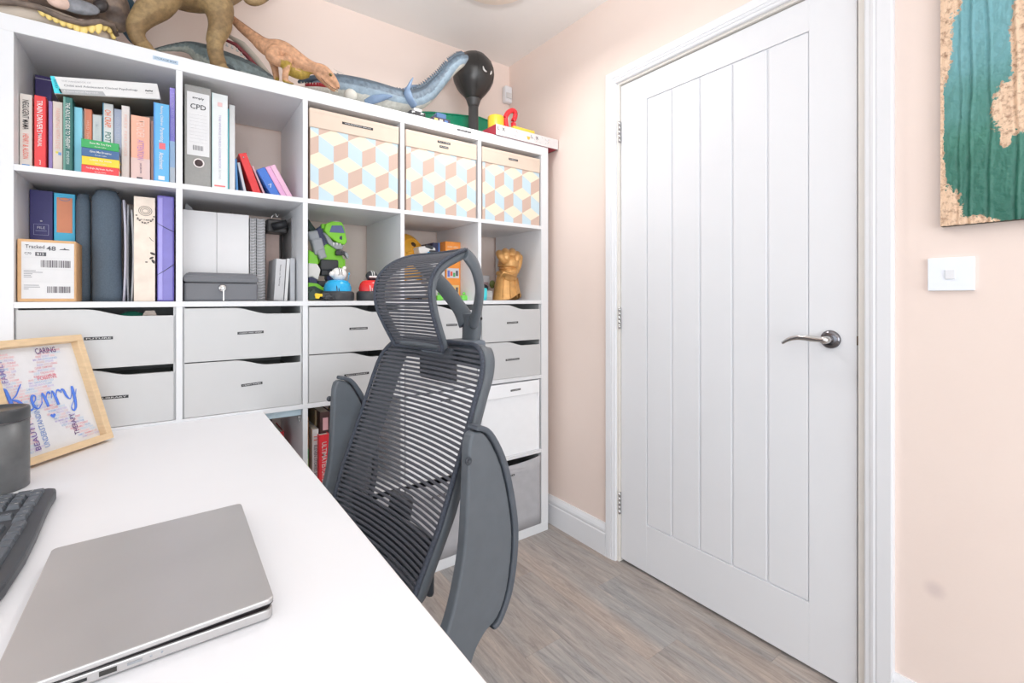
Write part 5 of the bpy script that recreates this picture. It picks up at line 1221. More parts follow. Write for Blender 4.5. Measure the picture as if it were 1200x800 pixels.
# --- black punch ball on a post
PB = thing('punch_ball', (1.53, .225, ZT), 'black desktop punch ball with white angry eyes on a post', 'punch ball')
pb = P(554.8, 87, .225); r = .1
MB().lathe([(0, .103), (.03, .099), (.06, .083), (.085, .055), (.098, .02), (.1, -.005), (.095, -.035), (.08, -.066), (.06, -.092), (.042, -.112), (.036, -.122), (0, -.122)], Matrix.Translation(pb), n=40).obj('ball', mat('black_leatherette', (44, 43, 43), .33, var=.06, bump=.12, bscale=300), PB)
for k in range(6):
    a0 = k * PI / 3 + .2
    MB().tube([(pb.x + (rr + .0003) * math.cos(a0), pb.y + (rr + .0003) * math.sin(a0), pb.z + z) for rr, z in ((.03, .099), (.06, .083), (.085, .055), (.098, .02), (.1, -.005), (.095, -.035), (.08, -.066), (.06, -.092))], .0009, n=6).obj('seam', flat((26, 26, 26)), PB)
MB().lathe([(.0415, -.088), (.0395, -.112), (.026, -.15), (.0235, -.158), (0, -.158)], Matrix.Translation(pb), n=32).obj('collar', mat('collar_rubber', (58, 57, 58), .45), PB)
MB().lathe([(0, 0), (.056, 0), (.056, .008), (.04, .018), (.0235, .024), (.0235, pb.z - .15 - ZT), (0, pb.z - .15 - ZT)], Matrix.Translation((pb.x, pb.y, ZT)), n=32).obj('post', mat('post_rubber', (66, 65, 66), .55), PB)
def onball(u, v, e=.0012):
    a = (u - 600.0) / FPX; b = (HOR - v) / FPX
    d = Vector((math.sin(YAW) + a * math.cos(YAW), math.cos(YAW) - a * math.sin(YAW), b)).normalized()
    oc = CAM - pb; bq = oc.dot(d); cq = oc.dot(oc) - (.1 + e) ** 2; ds = bq * bq - cq
    return CAM + d * (-bq - math.sqrt(max(ds, 0)))
M_eye = flat((244, 240, 238), .4)
for uv, uv2 in (((566.2, 77.5, 566.8, 81), (570.5, 84)), ((575.8, 83, 575.6, 85), (574.6, 87.2))):
    MB().tube([onball(uv[0], uv[1]), onball(uv[2], uv[3]), onball((uv[2] + uv2[0]) / 2 , uv2[1] - .8), onball(*uv2)], [.0022, .0042, .0042, .0022], n=8).obj('printed_eye', M_eye, PB)

# --- green tray with little toy cars before it
GT = thing('green_tray', (1.43, .28, ZT), 'green plastic tray lying behind the punch ball post', 'tray')
q = [P(u, v, .30) for u, v in ((489, 131.5), (505, 131.5), (535, 134.5), (562, 137.5), (574, 142), (582, 150))]
MB().prism([(q[0].x, ZT)] + [(p_.x, p_.z) for p_ in q] + [(q[-1].x + .01, ZT)], .004, Matrix.Translation((0, .30, 0))).obj('front_wall', mat('green_plastic', (16, 132, 96), .4, var=.05), GT)
MB().box(q[0].x, q[-1].x, .304, .37, ZT, ZT + .005).box(q[0].x, q[0].x + .004, .304, .37, ZT, q[0].z - .004).box(q[0].x, q[-1].x, .366, .37, ZT, q[0].z - .01).obj('body', mat('green_plastic', (16, 132, 96), .4, var=.05), GT)
MB().tube([(p_.x, .299, p_.z) for p_ in q], .004, n=8).obj('rim', mat('green_plastic', (16, 132, 96), .4, var=.05), GT)
def car(u0, u1, v, Y, rgb, lab, spots):
    a, b = P(u0, v, Y), P(u1, v, Y); t_ = thing('toy_car', ((a.x + b.x) / 2, Y + .02, ZT), lab, 'toy car', 'little toy cars on the bookcase')
    zt = max(a.z, b.z)
    MB().box(a.x, b.x, Y, Y + .045, ZT + .012, ZT + (zt - ZT) * .72, bev=.004).obj('body', flat(rgb, .3), t_)
    MB().box(a.x + (b.x - a.x) * .25, b.x - (b.x - a.x) * .2, Y + .004, Y + .041, ZT + (zt - ZT) * .66, zt, bev=.005).obj('cabin', flat(spots[0], .25), t_)
    for x in (a.x + (b.x - a.x) * .22, b.x - (b.x - a.x) * .22):
        for yy in (Y + .002, Y + .038):
            MB().lathe([(0, -.006), (.012, -.006), (.012, .006), (0, .006)], Matrix.Translation((x, yy, ZT + .0122)) @ Matrix.Rotation(PI / 2, 4, 'X'), n=16).obj('wheel', M_black, t_)
    for k, s_ in enumerate(spots[1:]): MB().box(a.x + (b.x - a.x) * (.1 + .28 * k), a.x + (b.x - a.x) * (.28 + .28 * k), Y - .0012, Y + .002, ZT + (zt - ZT) * .3, ZT + (zt - ZT) * .62).obj('panel', flat(s_), t_)
car(481, 499, 128.5, .04, (60, 60, 64), 'black and white toy car by the reptile paddle', [(226, 226, 228), (236, 236, 236), (40, 40, 44), (230, 230, 230)])
car(507, 528, 134.5, .10, (70, 66, 84), 'dark multicoloured toy car before the green tray', [(80, 110, 150), (226, 200, 110), (214, 190, 170), (90, 120, 170)])

# --- gift box at the right end with toys in it
GBX = thing('gift_box', (1.692, .09, ZT), 'white patterned gift box with dark red sides at the right end', 'gift box')
gx0, gx1, gy0, gy1, gz = 1.517, 1.8785, -.004, .16, ZT + .047
M_dred = mat('dark_red_card', (168, 52, 68), .5)
MB().box(gx0, gx1, gy0 + .0008, gy1, ZT, ZT + .003).box(gx0, gx0 + .003, gy0 + .0008, gy1, ZT, gz).box(gx1 - .003, gx1, gy0 + .0008, gy1, ZT, gz).box(gx0, gx1, gy1 - .003, gy1, ZT, gz).obj('body', M_dred, GBX)
MB().box(gx0, gx1, gy0 - .001, gy0 + .0015, ZT, gz).obj('front_panel', mat('white_print_card', (214, 212, 212), .5, var=.03, scale=60), GBX)
for k, (x, s_, rgb) in enumerate(((1.529, 'L', (50, 50, 54)), (1.556, 'X', (50, 50, 54)), (1.717, 'L', (50, 50, 54)), (1.747, 'X', (50, 50, 54)))):
    text(s_, .016 if s_ == 'X' else .009, .015, M_black, GBX, (x, gy0 - .0016, ZT + .030), (.97, 0, .12), (-.12, 0, .97), name='printed_mark')
rg = random.Random(4)
for k in range(26):
    x = rg.uniform(gx0 + .01, gx1 - .01); z = ZT + rg.uniform(.008, .04); a = rg.choice((.8, -.8, 0))
    MB().box(-.006, .006, 0, .0004, -.0006, .0006, M=Matrix.Translation((x, gy0 - .0015, z)) @ Matrix.Rotation(a, 4, 'Y')).obj('printed_line', flat(rg.choice(((196, 160, 170), (150, 180, 190), (170, 170, 176), (204, 176, 140)))), GBX)
MB().prism([(-.011, .006), (.011, .006), (.004, -.008), (-.004, -.008)], .0006, Matrix.Translation((1.697, gy0 - .0016, ZT + .021))).obj('printed_gem', flat((214, 176, 60)), GBX)
TUBH = P(584, 138.5, .105).z - ZT
o = MB().lathe([(0, 0), (.036, 0), (.038, .006), (.038, TUBH - .005), (.034, TUBH), (0, TUBH)], Matrix.Translation((1.590, .105, ZT + .0035)), n=32).obj('yellow_tub', flat((240, 196, 60), .35)); tag(o, 'round yellow tub in the left of the gift box', 'tub')
rl = thing('red_loop_handle', (1.655, .10, ZT + .0035), 'red plastic loop handle toy standing in the gift box', 'toy')
pts = smooth_path([(1.655, .09, ZT + .012)] + pp([(592.5, 142), (592.5, 137), (596, 131.5), (601, 129.5), (604, 133), (603, 139), (601.5, 144)], .09) + [(1.695, .09, ZT + .012)], 5)
MB().tube(pts, .0115, n=14).obj('loop', flat((224, 50, 58), .3), rl)
MB().box(1.645, 1.71, .07, .115, ZT + .0035, ZT + .014, bev=.004).obj('foot', flat((206, 40, 50), .3), rl)
o = MB().box(P(601, 150, .02).x, P(625.5, 152, .02).x, .012, .058, ZT + .0035, P(612, 150.5, .02).z, bev=.002).obj('yellow_carton', flat((246, 208, 76), .5)); tag(o, 'flat yellow carton in the middle of the gift box', 'box')
o = MB().box(1.722, 1.80, .075, .15, ZT + .0035, P(606, 147, .07).z - .012, bev=.002).obj('cream_carton', flat((244, 224, 208), .5)); tag(o, 'cream carton at the back of the gift box', 'box')

# ================================================================== desk
ZD = .735
dk = thing('desk', (.18, -.8, 0), 'long white desk butted against the bookcase', 'desk')
MB().box(-.25, .606, -1.60, -.0015, ZD - .034, ZD, bev=.0012, seg=1).obj('desk_top', mat('desk_white', (234, 235, 239), .38, var=.01, scale=5), dk)
MB().box(.6055, .6068, -1.60, -.0015, ZD - .034, ZD - .0015).obj('edge_band', mat('edge_band', (226, 222, 220), .5), dk)
for lx_ in (-.22, .53):
    for ly_ in (-1.57, -.06): MB().box(lx_, lx_ + .04, ly_, ly_ + .04, 0, ZD - .034, bev=.001, seg=1).obj('leg', M_white, dk)

# ------------------------------------------------------------------ laptop
M_alu = mat('silver_aluminium', (190, 188, 188), .38, metal=.55, var=.03, scale=8)
M_aluedge = mat('polished_edge', (214, 218, 226), .2, metal=.7, var=.02)
def rrect(x0, x1, y0, y1, r, n=5):
    pts = []
    for cx, cy, a in ((x1 - r, y1 - r, 0), (x0 + r, y1 - r, PI / 2), (x0 + r, y0 + r, PI), (x1 - r, y0 + r, 3 * PI / 2)):
        for k in range(n + 1): pts.append((cx + r * math.cos(a + k * PI / 2 / n), cy + r * math.sin(a + k * PI / 2 / n)))
    return pts
def slab(mb, x0, x1, y0, y1, z0, z1, r, bev=.0, M=None):
    pts = [(a, -b) for a, b in rrect(x0, x1, y0, y1, r)]
    T = Matrix.Translation((0, 0, z0)) @ Matrix.Rotation(PI / 2, 4, 'X')
    return mb.prism(pts, z1 - z0, (M or Matrix.Identity(4)) @ T, bev=bev)
lp = thing('laptop', (.344, -.957, ZD), 'closed silver laptop on the white desk', 'laptop')
ba = slab(MB(), .2300, .4570, -1.1090, -.8035, ZD + .0018, ZD + .0125, .007, bev=.0015).obj('base', M_alu, lp)
T_ = Matrix.Translation((.232, 0, ZD + .0140)) @ Matrix.Rotation(-.021, 4, 'Y') @ Matrix.Translation((-.232, 0, 0))
ld = slab(MB(), .2290, .4580, -1.1105, -.8020, 0, .0062, .007, bev=.0016, M=T_).obj('lid', M_alu, lp)
slab(MB(), .2292, .4578, -1.1103, -.8022, -.0004, .0003, .007, M=T_).obj('screen_bezel', M_black, ld)
slab(MB(), .232, .4545, -1.107, -.8055, ZD + .0122, ZD + .0128, .006).obj('keyboard_deck', mat('deck_dark', (74, 66, 70), .4), ba)
for x in (.25, .437):
    for y in (-1.09, -.822): MB().lathe([(0, 0), (.006, 0), (.005, .002), (0, .002)], Matrix.Translation((x, y, ZD)), n=12).obj('foot', M_black, ba)
for u0, u1, v, m_, hh in ((82, 102, 797, M_black, .0028), (116, 137, 786, mat('usb_port', (60, 58, 56), .4, .3), .0045), (149, 167, 776, mat('port_grey', (150, 154, 160), .4), .0024)):
    a, b_ = P(u0, v, -1.109).x, P(u1, v, -1.109).x
    MB().box(a, b_, -1.1096, -1.105, ZD + .0072 - hh / 2, ZD + .0072 + hh / 2).obj('port', m_, ba)
for u in (177, 190):
    MB().lathe([(0, 0), (.001, 0), (.001, .001), (0, .001)], Matrix.Translation((P(u, 768, -1.109).x, -1.1085, ZD + .0075)) @ Matrix.Rotation(PI / 2, 4, 'X'), n=10).obj('indicator', flat((160, 166, 174)), ba)
MB().box(.412, .444, -.8024, -.8014, ZD + .0185, ZD + .0196, M=None).obj('antenna_strip', M_black, ld)

# ------------------------------------------------------------------ ergonomic keyboard (its right end is in the frame)
kb = thing('keyboard', (.08, -.75, ZD), 'black curved ergonomic keyboard at the left edge of the desk', 'keyboard')
M_kb = mat('keyboard_shell', (62, 66, 72), .45, var=.06)
M_key = mat('keyboard_key', (84, 90, 98), .4, var=.06)
outer = [(.150, -.498), (.182, -.500), (.1915, -.508), (.1950, -.530), (.1945, -.575), (.1965, -.640), (.2000, -.720), (.2015, -.790), (.1985, -.870), (.190, -.945), (.178, -.985), (.160, -.995), (-.030, -.995), (-.045, -.985), (-.045, -.51), (-.03, -.498)]
sh = MB().prism([(a, -b) for a, b in outer], .017, Matrix.Translation((0, 0, ZD + .001)) @ Matrix.Rotation(PI / 2, 4, 'X'), bev=.004).obj('shell', M_kb, kb)
for x, y in ((.16, -.54), (.16, -.96), (-.02, -.54), (-.02, -.96)): MB().lathe([(0, 0), (.006, 0), (.006, .0015), (0, .0015)], Matrix.Translation((x, y, ZD)), n=10).obj('foot', M_black, sh)
def key(x0, x1, y0, y1, z=ZD + .0175, h=.008):
    t = bmesh.new(); i = .0028
    V = [t.verts.new(p) for p in ((x0, y0, z), (x1, y0, z), (x1, y1, z), (x0, y1, z), (x0 + i, y0 + i, z + h), (x1 - i * .7, y0 + i, z + h - .0006), (x1 - i * .7, y1 - i, z + h - .0006), (x0 + i, y1 - i, z + h))]
    for idx in ((0, 3, 2, 1), (4, 5, 6, 7), (0, 1, 5, 4), (1, 2, 6, 5), (2, 3, 7, 6), (3, 0, 4, 7)): t.faces.new([V[q] for q in idx])
    bmesh.ops.bevel(t, geom=list(t.edges), offset=.0007, segments=1, affect='EDGES')
    return MB().merge(t).obj('key', M_key, kb)
def legend(s, x, y, z=ZD + .0256):
    text(s, .0028 * len(s), .0038, M_tapew, kb, (x, y, z), (0, 1, 0), (-1, 0, 0), name='key_legend', off=.0002)
pt = .0192; kf = .1800       # pitch; front edge of the keys (towards the chair)
col0 = -.5165                # right end of the number pad
NP = [[('0', 2), ('.', 1), ('Ent', 1)], [('1', 1), ('2', 1), ('3', 1)], [('4', 1), ('5', 1), ('6', 1), ('+', 1)], [('7', 1), ('8', 1), ('9', 1)], [('Nm', 1), ('/', 1), ('*', 1), ('-', 1)]]
for r, row in enumerate(NP):
    x1 = kf - r * pt; y = col0 - 4 * pt
    for s_, w_ in row:
        deep = 1
        if s_ in ('Ent', '+'): deep = 2
        key(x1 - pt * deep + .001, x1 - .001, y + .001, y + pt * w_ - .001); legend(s_, x1 - pt * .35 - pt * (deep - 1) * .5, y + pt * .4)
        y += pt * w_
ya = col0 - 4 * pt - .010
for r, n_, st_ in ((0, 3, 0), (1, 1, 1), (3, 3, 0), (4, 3, 0)):
    for k in range(n_):
        y = ya - 3 * pt + (k + st_) * pt; x1 = kf - r * pt
        key(x1 - pt + .001, x1 - .001, y + .001, y + pt - .001); legend(('<v>', '^', '', 'Del', 'Ins')[r][k:k + 1] or 'P', x1 - pt * .4, y + pt * .45)
ym = ya - 3 * pt - .010
for r in range(5):
    x1 = kf + .004 * (r == 0) - r * pt; y = ym; ws = ((1.4, 1.2, 1.2, 1.2, 5.0), (2.4,) + (1,) * 9, (2.0,) + (1,) * 10, (1.5,) + (1,) * 10, (2.0,) + (1,) * 10)[r]
    for k, w_ in enumerate(ws):
        y -= pt * w_; key(x1 - pt + .001, x1 - .001, y + .001, y + pt * w_ - .001)
        if r: legend('<?>LKJHGFDSA'[k:k + 1] if r != 2 else ';PLKJHGFDSA'[k:k + 1], x1 - pt * .4, y + pt * w_ * .5)
MB().lathe([(0, 0), (.003, 0), (.003, .0005), (0, .0005)], Matrix.Translation((.19 - pt * 3.1, ym - .03, ZD + .0182)), n=10).obj('indicator', flat((220, 240, 255), .3), kb)
# function row near the back
for k in range(16): key(.062, .076, col0 - (k + 1) * .0275 + .002, col0 - k * .0275 - .002, h=.006)

# ------------------------------------------------------------------ dark canister
cn = thing('canister', (.090, -.395, ZD), 'dark grey metal canister with a black lid behind the keyboard', 'canister')
H_ = .156
MB().lathe([(0, 0), (.046, 0), (.048, .002), (.048, H_ - .022), (0, H_ - .022)], Matrix.Translation((.090, -.395, ZD)), n=48).obj('body', mat('brushed_dark_metal', (104, 106, 108), .4, metal=.35, var=.08, scale=60), cn)
MB().lathe([(.0472, H_ - .024), (.0486, H_ - .022), (.0486, H_ - .003), (.047, H_), (.043, H_), (.042, H_ - .004), (0, H_ - .004)], Matrix.Translation((.090, -.395, ZD)), n=48).obj('lid', mat('canister_lid', (66, 68, 71), .35, var=.06), cn)
MB().lathe([(.0488, H_ - .0245), (.0492, H_ - .0235), (.0488, H_ - .0225)], Matrix.Translation((.090, -.395, ZD)), n=48).obj('rim_ring', M_darkchrome, cn)

# ------------------------------------------------------------------ picture frame
PFx, PFy = .2458, -.1200
dw = Vector((.6077, .7942, 0)); nn = Vector((.7942, -.6077, 0)); lean = math.radians(18)
pf = thing('picture_frame', (PFx, PFy, ZD), 'light oak picture frame with a blue Kerry name print', 'picture frame')
upv = Vector((0, 0, 1)) * math.cos(lean) - nn * math.sin(lean)
fn = dw.cross(upv)
FR = Matrix(((dw.x, -fn.x, upv.x, PFx), (dw.y, -fn.y, upv.y, PFy), (dw.z, -fn.z, upv.z, ZD + .0085), (0, 0, 0, 1)))   # local: x along width, y into the frame, z up its face
FW, FH, FB, FD = .228, .280, .0165, .026
M_oak = mat('light_oak', (222, 194, 156), .5, var=.07, scale=30, stretch=(1, 1, 6))
for nm_, a in (('frame_rail', (-FW, 0, 0, FD, 0, FB)), ('frame_rail', (-FW, 0, 0, FD, FH - FB, FH)), ('frame_stile', (-FW, -FW + FB, 0, FD, FB, FH - FB)), ('frame_stile', (-FB, 0, 0, FD, FB, FH - FB))):
    MB().box(*a, bev=.0008, seg=1, M=FR).obj(nm_, M_oak, pf)
MB().box(-FW + FB, -FB, .018, .020, FB, FH - FB, M=FR).obj('print_paper', flat((246, 247, 250), .35), pf)
MB().box(-FW + .002, -.002, .021, FD + .001, .002, FH - .002, M=FR).obj('backing_board', M_kraft, pf)
def fpt(x, z, y=.0172): return FR @ Vector((x, y, z))
FT = dict(right=dw, up=upv)
KB = flat((84, 128, 226), .5)
CXf = -FW / 2 - .004
rg = random.Random(11)
WORDS = ['CARING', 'KIND', 'STRONG', 'FAMILY', 'LOVING', 'MUM', 'CLEVER', 'CALM', 'HOPE', 'FUNNY', 'PATIENT', 'LISTENER', 'BRAVE', 'FRIEND', 'WARM']
PAL = [(250, 200, 206), (240, 164, 176), (196, 222, 244), (170, 200, 236), (206, 196, 236), (246, 214, 220)]
def kmask(x, z):
    """big letter K of the word cloud, x and z measured inside the print"""
    Wp, Hp = FW - 2 * FB, FH - 2 * FB; a = (x + FW - FB) / Wp; c = (z - FB) / Hp
    if .06 < a < .27 and .04 < c < .97: return True
    if c > .46 and abs(a - (.36 + (c - .46) * .66)) < .135 and c < .97: return True
    if c <= .55 and abs(a - (.36 + (.55 - c) * 1.05)) < .135 and c > .03: return True
    return False
wc = 0; cells = MB()
z = FB + .010
rows = {q: [] for q in range(len(PAL))}
while z < FH - FB - .006:
    x = -FW + FB + .004
    while x < -FB - .012:
        w_ = rg.uniform(.010, .020)
        if kmask(x + w_ / 2, z): rows[rg.randrange(len(PAL))].append((x, z, w_))
        x += w_ + .0015
    z += .0066
for q, items in rows.items():
    for (x, z, w_) in items:
        text(rg.choice(WORDS), w_, .0048, flat(PAL[q]), pf, fpt(x + w_ / 2, z), name='word_print', **FT, off=0)
def word(s, x, z, w_, h, rgb, vert=False):
    text(s, w_, h, flat(rgb), pf, fpt(x, z, .0168), name='word_print', off=0, **(dict(right=upv, up=-dw) if vert else FT))
word('CARING', -.085, FH - FB - .012, .048, .014, (104, 72, 130))
word('DEMOCRAT', -.186, FH * .50, .036, .009, (240, 150, 160))
word('THERAPY', -.072, .062, .052, .012, (104, 72, 130), True)
word('UNDERSTANDING', -.146, .078, .100, .012, (120, 150, 206), True)
word('BEAUTY', -.166, .060, .066, .012, (118, 92, 160), True)
word('FAMILY', -.190, FH - .066, .052, .012, (150, 140, 190), True)
word('POSITIVE', -.100, FH * .665, .045, .009, (240, 140, 156))
# script name drawn with a round brush
def script(strokes):
    mb = MB()
    for st in strokes:
        q = smooth_path([(a, b, r) for a, b, r in st], 6)
        mb.tube([fpt(a, b, .0166) for a, b, r in q], [(r, .0004) for a, b, r in q], n=8, up=fn)
    mb.obj('name_print', KB, pf)
sx, sz = -.204, .112
def S(l): return [(sx + a * .00098, sz + b * .00104, r * .00104) for a, b, r in l]
script([S([(6, 62, 1.2), (10, 58, 3), (12, 40, 4), (14, 20, 4), (14, 6, 2)]),
        S([(44, 66, 1), (38, 58, 1.4), (28, 44, 1.4), (18, 36, 1.6), (28, 30, 3), (38, 16, 3.6), (48, 6, 2.5), (56, 10, 1)]),
        S([(54, 16, 1), (64, 26, 1.4), (66, 34, 1.6), (60, 36, 2.4), (56, 26, 3), (58, 12, 2.6), (66, 6, 1.4), (78, 18, .9)]),
        S([(76, 16, .9), (82, 37, 1.0), (85, 32, 2.6), (87, 18, 3.4), (88, 5, 2.6)]), S([(87, 20, 1), (92, 33, 1.2), (97, 37, 2.2), (101, 33, 2.0)]),
        S([(100, 22, .9), (106, 38, 1.0), (109, 32, 2.6), (111, 18, 3.4), (112, 4, 2.6)]), S([(111, 20, 1), (116, 34, 1.2), (121, 38, 2.2), (125, 34, 2.0)]),
        S([(126, 30, 1), (130, 38, 1.6), (134, 34, 2.8), (137, 20, 2.8), (144, 12, 1.2), (152, 24, 1.2), (157, 40, 2.6), (156, 14, 3.6), (152, -8, 3), (144, -17, 2), (141, -7, 1), (156, 12, .9), (166, 32, .8)])])
hb_ = [(math.sin(q) ** 3 * .0062, (13 * math.cos(q) - 5 * math.cos(2 * q) - 2 * math.cos(3 * q) - math.cos(4 * q)) / 16 * .0062) for q in [k * PI / 12 for k in range(24)]]
mb = MB(); mb.poly([fpt(-.114 + a, .094 + b, .0166) for a, b in hb_]); mb.obj('heart_print', KB, pf)

# ================================================================== office chair
ch = thing('office_chair', (.74, -.585, 0), 'dark grey mesh office chair with headrest and flipped up armrests', 'office chair', rot=(0, 0, -(PI / 2 - math.radians(8))))
M_ch = mat('chair_plastic', (94, 101, 108), .48, var=.05, scale=30, bump=.1, bscale=800)
M_chd = mat('chair_plastic_dark', (66, 71, 78), .5, var=.05, bump=.1, bscale=800)
M_pad = mat('chair_pad_rubber', (82, 89, 98), .5, var=.05, bump=.1, bscale=800)
M_mesh = mat('chair_mesh_weave', (84, 86, 94), .8, var=.2, scale=500, bump=.4, bscale=1200)
M_rim = mat('chair_rim_braid', (62, 68, 80), .7, var=.35, scale=260, bump=.5, bscale=500)
BZ = [(.40, -.030), (.50, .003), (.63, .054), (.76, .106), (.87, .146), (.93, .170), (.99, .196)]
def Bof(z):
    for (a, p), (b, q) in zip(BZ, BZ[1:]):
        if z <= b: return p + (q - p) * (z - a) / (b - a)
    return BZ[-1][1]
ZBT, ZBB = .988, .415
def hw(z):
    h = .238 - max(0, .62 - z) * .16
    r = .085
    if z > ZBT - r: h -= r - math.sqrt(max(0, r * r - (z - (ZBT - r)) ** 2))
    if z < ZBB + .06: h -= .06 - math.sqrt(max(0, .06 ** 2 - (ZBB + .06 - z) ** 2))
    return h
def BS(w_, z, off=0.0): return Vector((w_, Bof(z) + .022 * (1 - (w_ / .24) ** 2) + off, z))
# weave ribs
mb = MB(); z = ZBB + .010; pitch = .0112
while z < ZBT - .004:
    h = hw(z) - .004; n = 16; hh = .0037
    dz = Vector((0, .36, .933)) * hh
    f_ = [BS(-h + 2 * h * k / n, z) for k in range(n + 1)]
    t = bmesh.new(); prof = [(-1, 0), (-.4, -.0011), (.4, -.0011), (1, 0), (.4, .0009), (-.4, .0009)]
    rings = [[t.verts.new(p_ + dz * a + Vector((0, c, 0))) for a, c in prof] for p_ in f_]
    for A, B in zip(rings, rings[1:]):
        for j in range(6): t.faces.new((A[j], A[(j + 1) % 6], B[(j + 1) % 6], B[j]))
    bmesh.ops.recalc_face_normals(t, faces=list(t.faces)); mb.merge(t)
    z += pitch
mb.obj('back_mesh', M_mesh, ch, world=False)['kind'] = 'stuff'
# outline of the back and its deep frame
def outline(off=0.0, inset=0.0, n=40):
    pts = []
    zs = [ZBB + (ZBT - ZBB) * (0.5 - 0.5 * math.cos(PI * k / n)) for k in range(n + 1)]
    for z in zs: pts.append(BS(hw(z) - inset, min(max(z, ZBB + inset * .9), ZBT - inset * .9), off))
    for z in zs[::-1]: pts.append(BS(-(hw(z) - inset), min(max(z, ZBB + inset * .9), ZBT - inset * .9), off))
    out = [pts[0]]
    for p_ in pts[1:]:
        if (p_ - out[-1]).length > .004: out.append(p_)
    if (out[0] - out[-1]).length < .004: out.pop()
    return out
MB().tube(outline(0), .0062, n=8, closed=True, up=(0, 1, 0)).obj('back_rim', M_rim, ch, world=False)
t = bmesh.new(); ro = []
for off, ins in ((.008, .001), (.026, .002), (.044, .008), (.048, .026), (.046, .056), (.038, .056), (.032, .030), (.012, .022)):
    zs = 48; ring = []
    for k in range(zs + 1):
        z = ZBB + (ZBT - ZBB) * (0.5 - 0.5 * math.cos(PI * k / zs)); zz = min(max(z, ZBB + ins), ZBT - ins); ring.append(BS(max(hw(z) - ins, .0), zz, off))
    for k in range(zs, -1, -1):
        z = ZBB + (ZBT - ZBB) * (0.5 - 0.5 * math.cos(PI * k / zs)); zz = min(max(z, ZBB + ins), ZBT - ins); ring.append(BS(-max(hw(z) - ins, .0), zz, off))
    ro.append([t.verts.new(p_) for p_ in ring])
m_ = len(ro[0])
for i in range(len(ro)):
    A, B = ro[i], ro[(i + 1) % len(ro)]
    for j in range(m_): t.faces.new((A[j], A[(j + 1) % m_], B[(j + 1) % m_], B[j]))
bmesh.ops.remove_doubles(t, verts=list(t.verts), dist=.0005); bmesh.ops.recalc_face_normals(t, faces=list(t.faces))
for f in t.faces: f.smooth = True
MB().merge(t).obj('back_frame', M_ch, ch, world=False)
# headrest mount and lower support behind the mesh
MB().box(-.075, .075, .035, .060, .880, .975, bev=.008, M=Matrix.Translation((0, Bof(.93) - .005, 0))).obj('headrest_mount', M_chd, ch, world=False)
mb = MB()
mb.box(-.05, .05, .235, .345, .958, .985, bev=.008).box(-.05, .05, .19, .25, .955, .978, bev=.006)
mb.obj('mount_arm', mat('chair_plastic_blue', (112, 120, 130), .45), ch, world=False)
q = [(0, Bof(z) + .075 + d, z) for z, d in ((.60, -.015), (.55, -.005), (.48, .0), (.40, -.01), (.345, -.08), (.335, -.16))]
MB().tube(smooth_path(q, 4), [(.045, .020)] * 21, n=12, up=(0, 1, 0)).obj('spine_support', M_chd, ch, world=False)
MB().box(-.19, .19, Bof(.52) + .045, Bof(.52) + .062, .44, .575, bev=.008).obj('lumbar_pad', M_chd, ch, world=False)
# headrest
HP = smooth_path([(.212, 1.226), (.172, 1.212), (.132, 1.189), (.106, 1.158), (.097, 1.122), (.103, 1.075), (.122, 1.028), (.140, .990), (.147, .972)], 6)
def resample(path, step):
    out = [Vector(path[0])]; acc = 0
    for a, b in zip(path, path[1:]):
        a, b = Vector(a), Vector(b); d = (b - a).length; s = step - acc
        while s <= d: out.append(a + (b - a) * (s / d)); s += step
        acc = d - (s - step)
    return out
def hwid(s): return .132 - .020 * max(0, (s - .62) / .38) - .012 * max(0, (.12 - s) / .12)
rs = resample(HP, .0096); mb = MB()
for i, p_ in enumerate(rs[1:-1], 1):
    tdir = (rs[i + 1] - rs[i - 1]).normalized(); s = i / (len(rs) - 1); h = hwid(s) - .002
    t = bmesh.new(); n = 10; nv = Vector((0, -tdir.y, tdir.x))
    prof = [(-.0036, 0), (-.0015, -.0010), (.0015, -.0010), (.0036, 0), (.0015, .0010), (-.0015, .0010)]
    rings = []
    for k in range(n + 1):
        w_ = -h + 2 * h * k / n; bow = .012 * (1 - (w_ / .132) ** 2)
        rings.append([t.verts.new((w_, p_.x + tdir.x * a + bow + (-tdir.y) * c, p_.y + tdir.y * a + tdir.x * c)) for a, c in prof])
    for A, B in zip(rings, rings[1:]):
        for j in range(6): t.faces.new((A[j], A[(j + 1) % 6], B[(j + 1) % 6], B[j]))
    bmesh.ops.recalc_face_normals(t, faces=list(t.faces)); mb.merge(t)
mb.obj('headrest_mesh', M_mesh, ch, world=False)['kind'] = 'stuff'
n_ = len(HP)
loop = [(hwid(i / (n_ - 1)), a, b) for i, (a, b) in enumerate(HP)] + [(-hwid(i / (n_ - 1)), a, b) for i, (a, b) in list(enumerate(HP))[::-1]]
def dense(loop):
    out = []
    for a, b in zip(loop, loop[1:] + loop[:1]):
        d = (Vector(b) - Vector(a)).length; k = max(1, int(d / .02))
        for j in range(k):
            v_ = Vector(a).lerp(Vector(b), j / k)
            if d > .05: v_.y += .012 * (1 - (v_.x / .132) ** 2)
            out.append(v_)
    return out
LP_ = dense(loop)
MB().tube(LP_, .0052, n=8, closed=True, up=(0, 1, 0)).obj('headrest_rim', M_rim, ch, world=False)
t = bmesh.new(); ro = []
for off, ins in ((.004, .0), (.018, .001), (.024, .010), (.016, .016), (.006, .012)):
    ring = []
    for i, (w_, a, b) in enumerate(loop):
        i0 = i if i < n_ else 2 * n_ - 1 - i
        j0, j1 = max(i0 - 1, 0), min(i0 + 1, n_ - 1); td = (Vector(HP[j1]) - Vector(HP[j0])).normalized()
        e_ = ins if i0 < 3 else (-ins if i0 > n_ - 4 else 0)
        ring.append(t.verts.new((w_ - math.copysign(ins, w_), a + (-td.y) * off + td.x * e_, b + td.x * off + td.y * e_)))
    ro.append(ring)
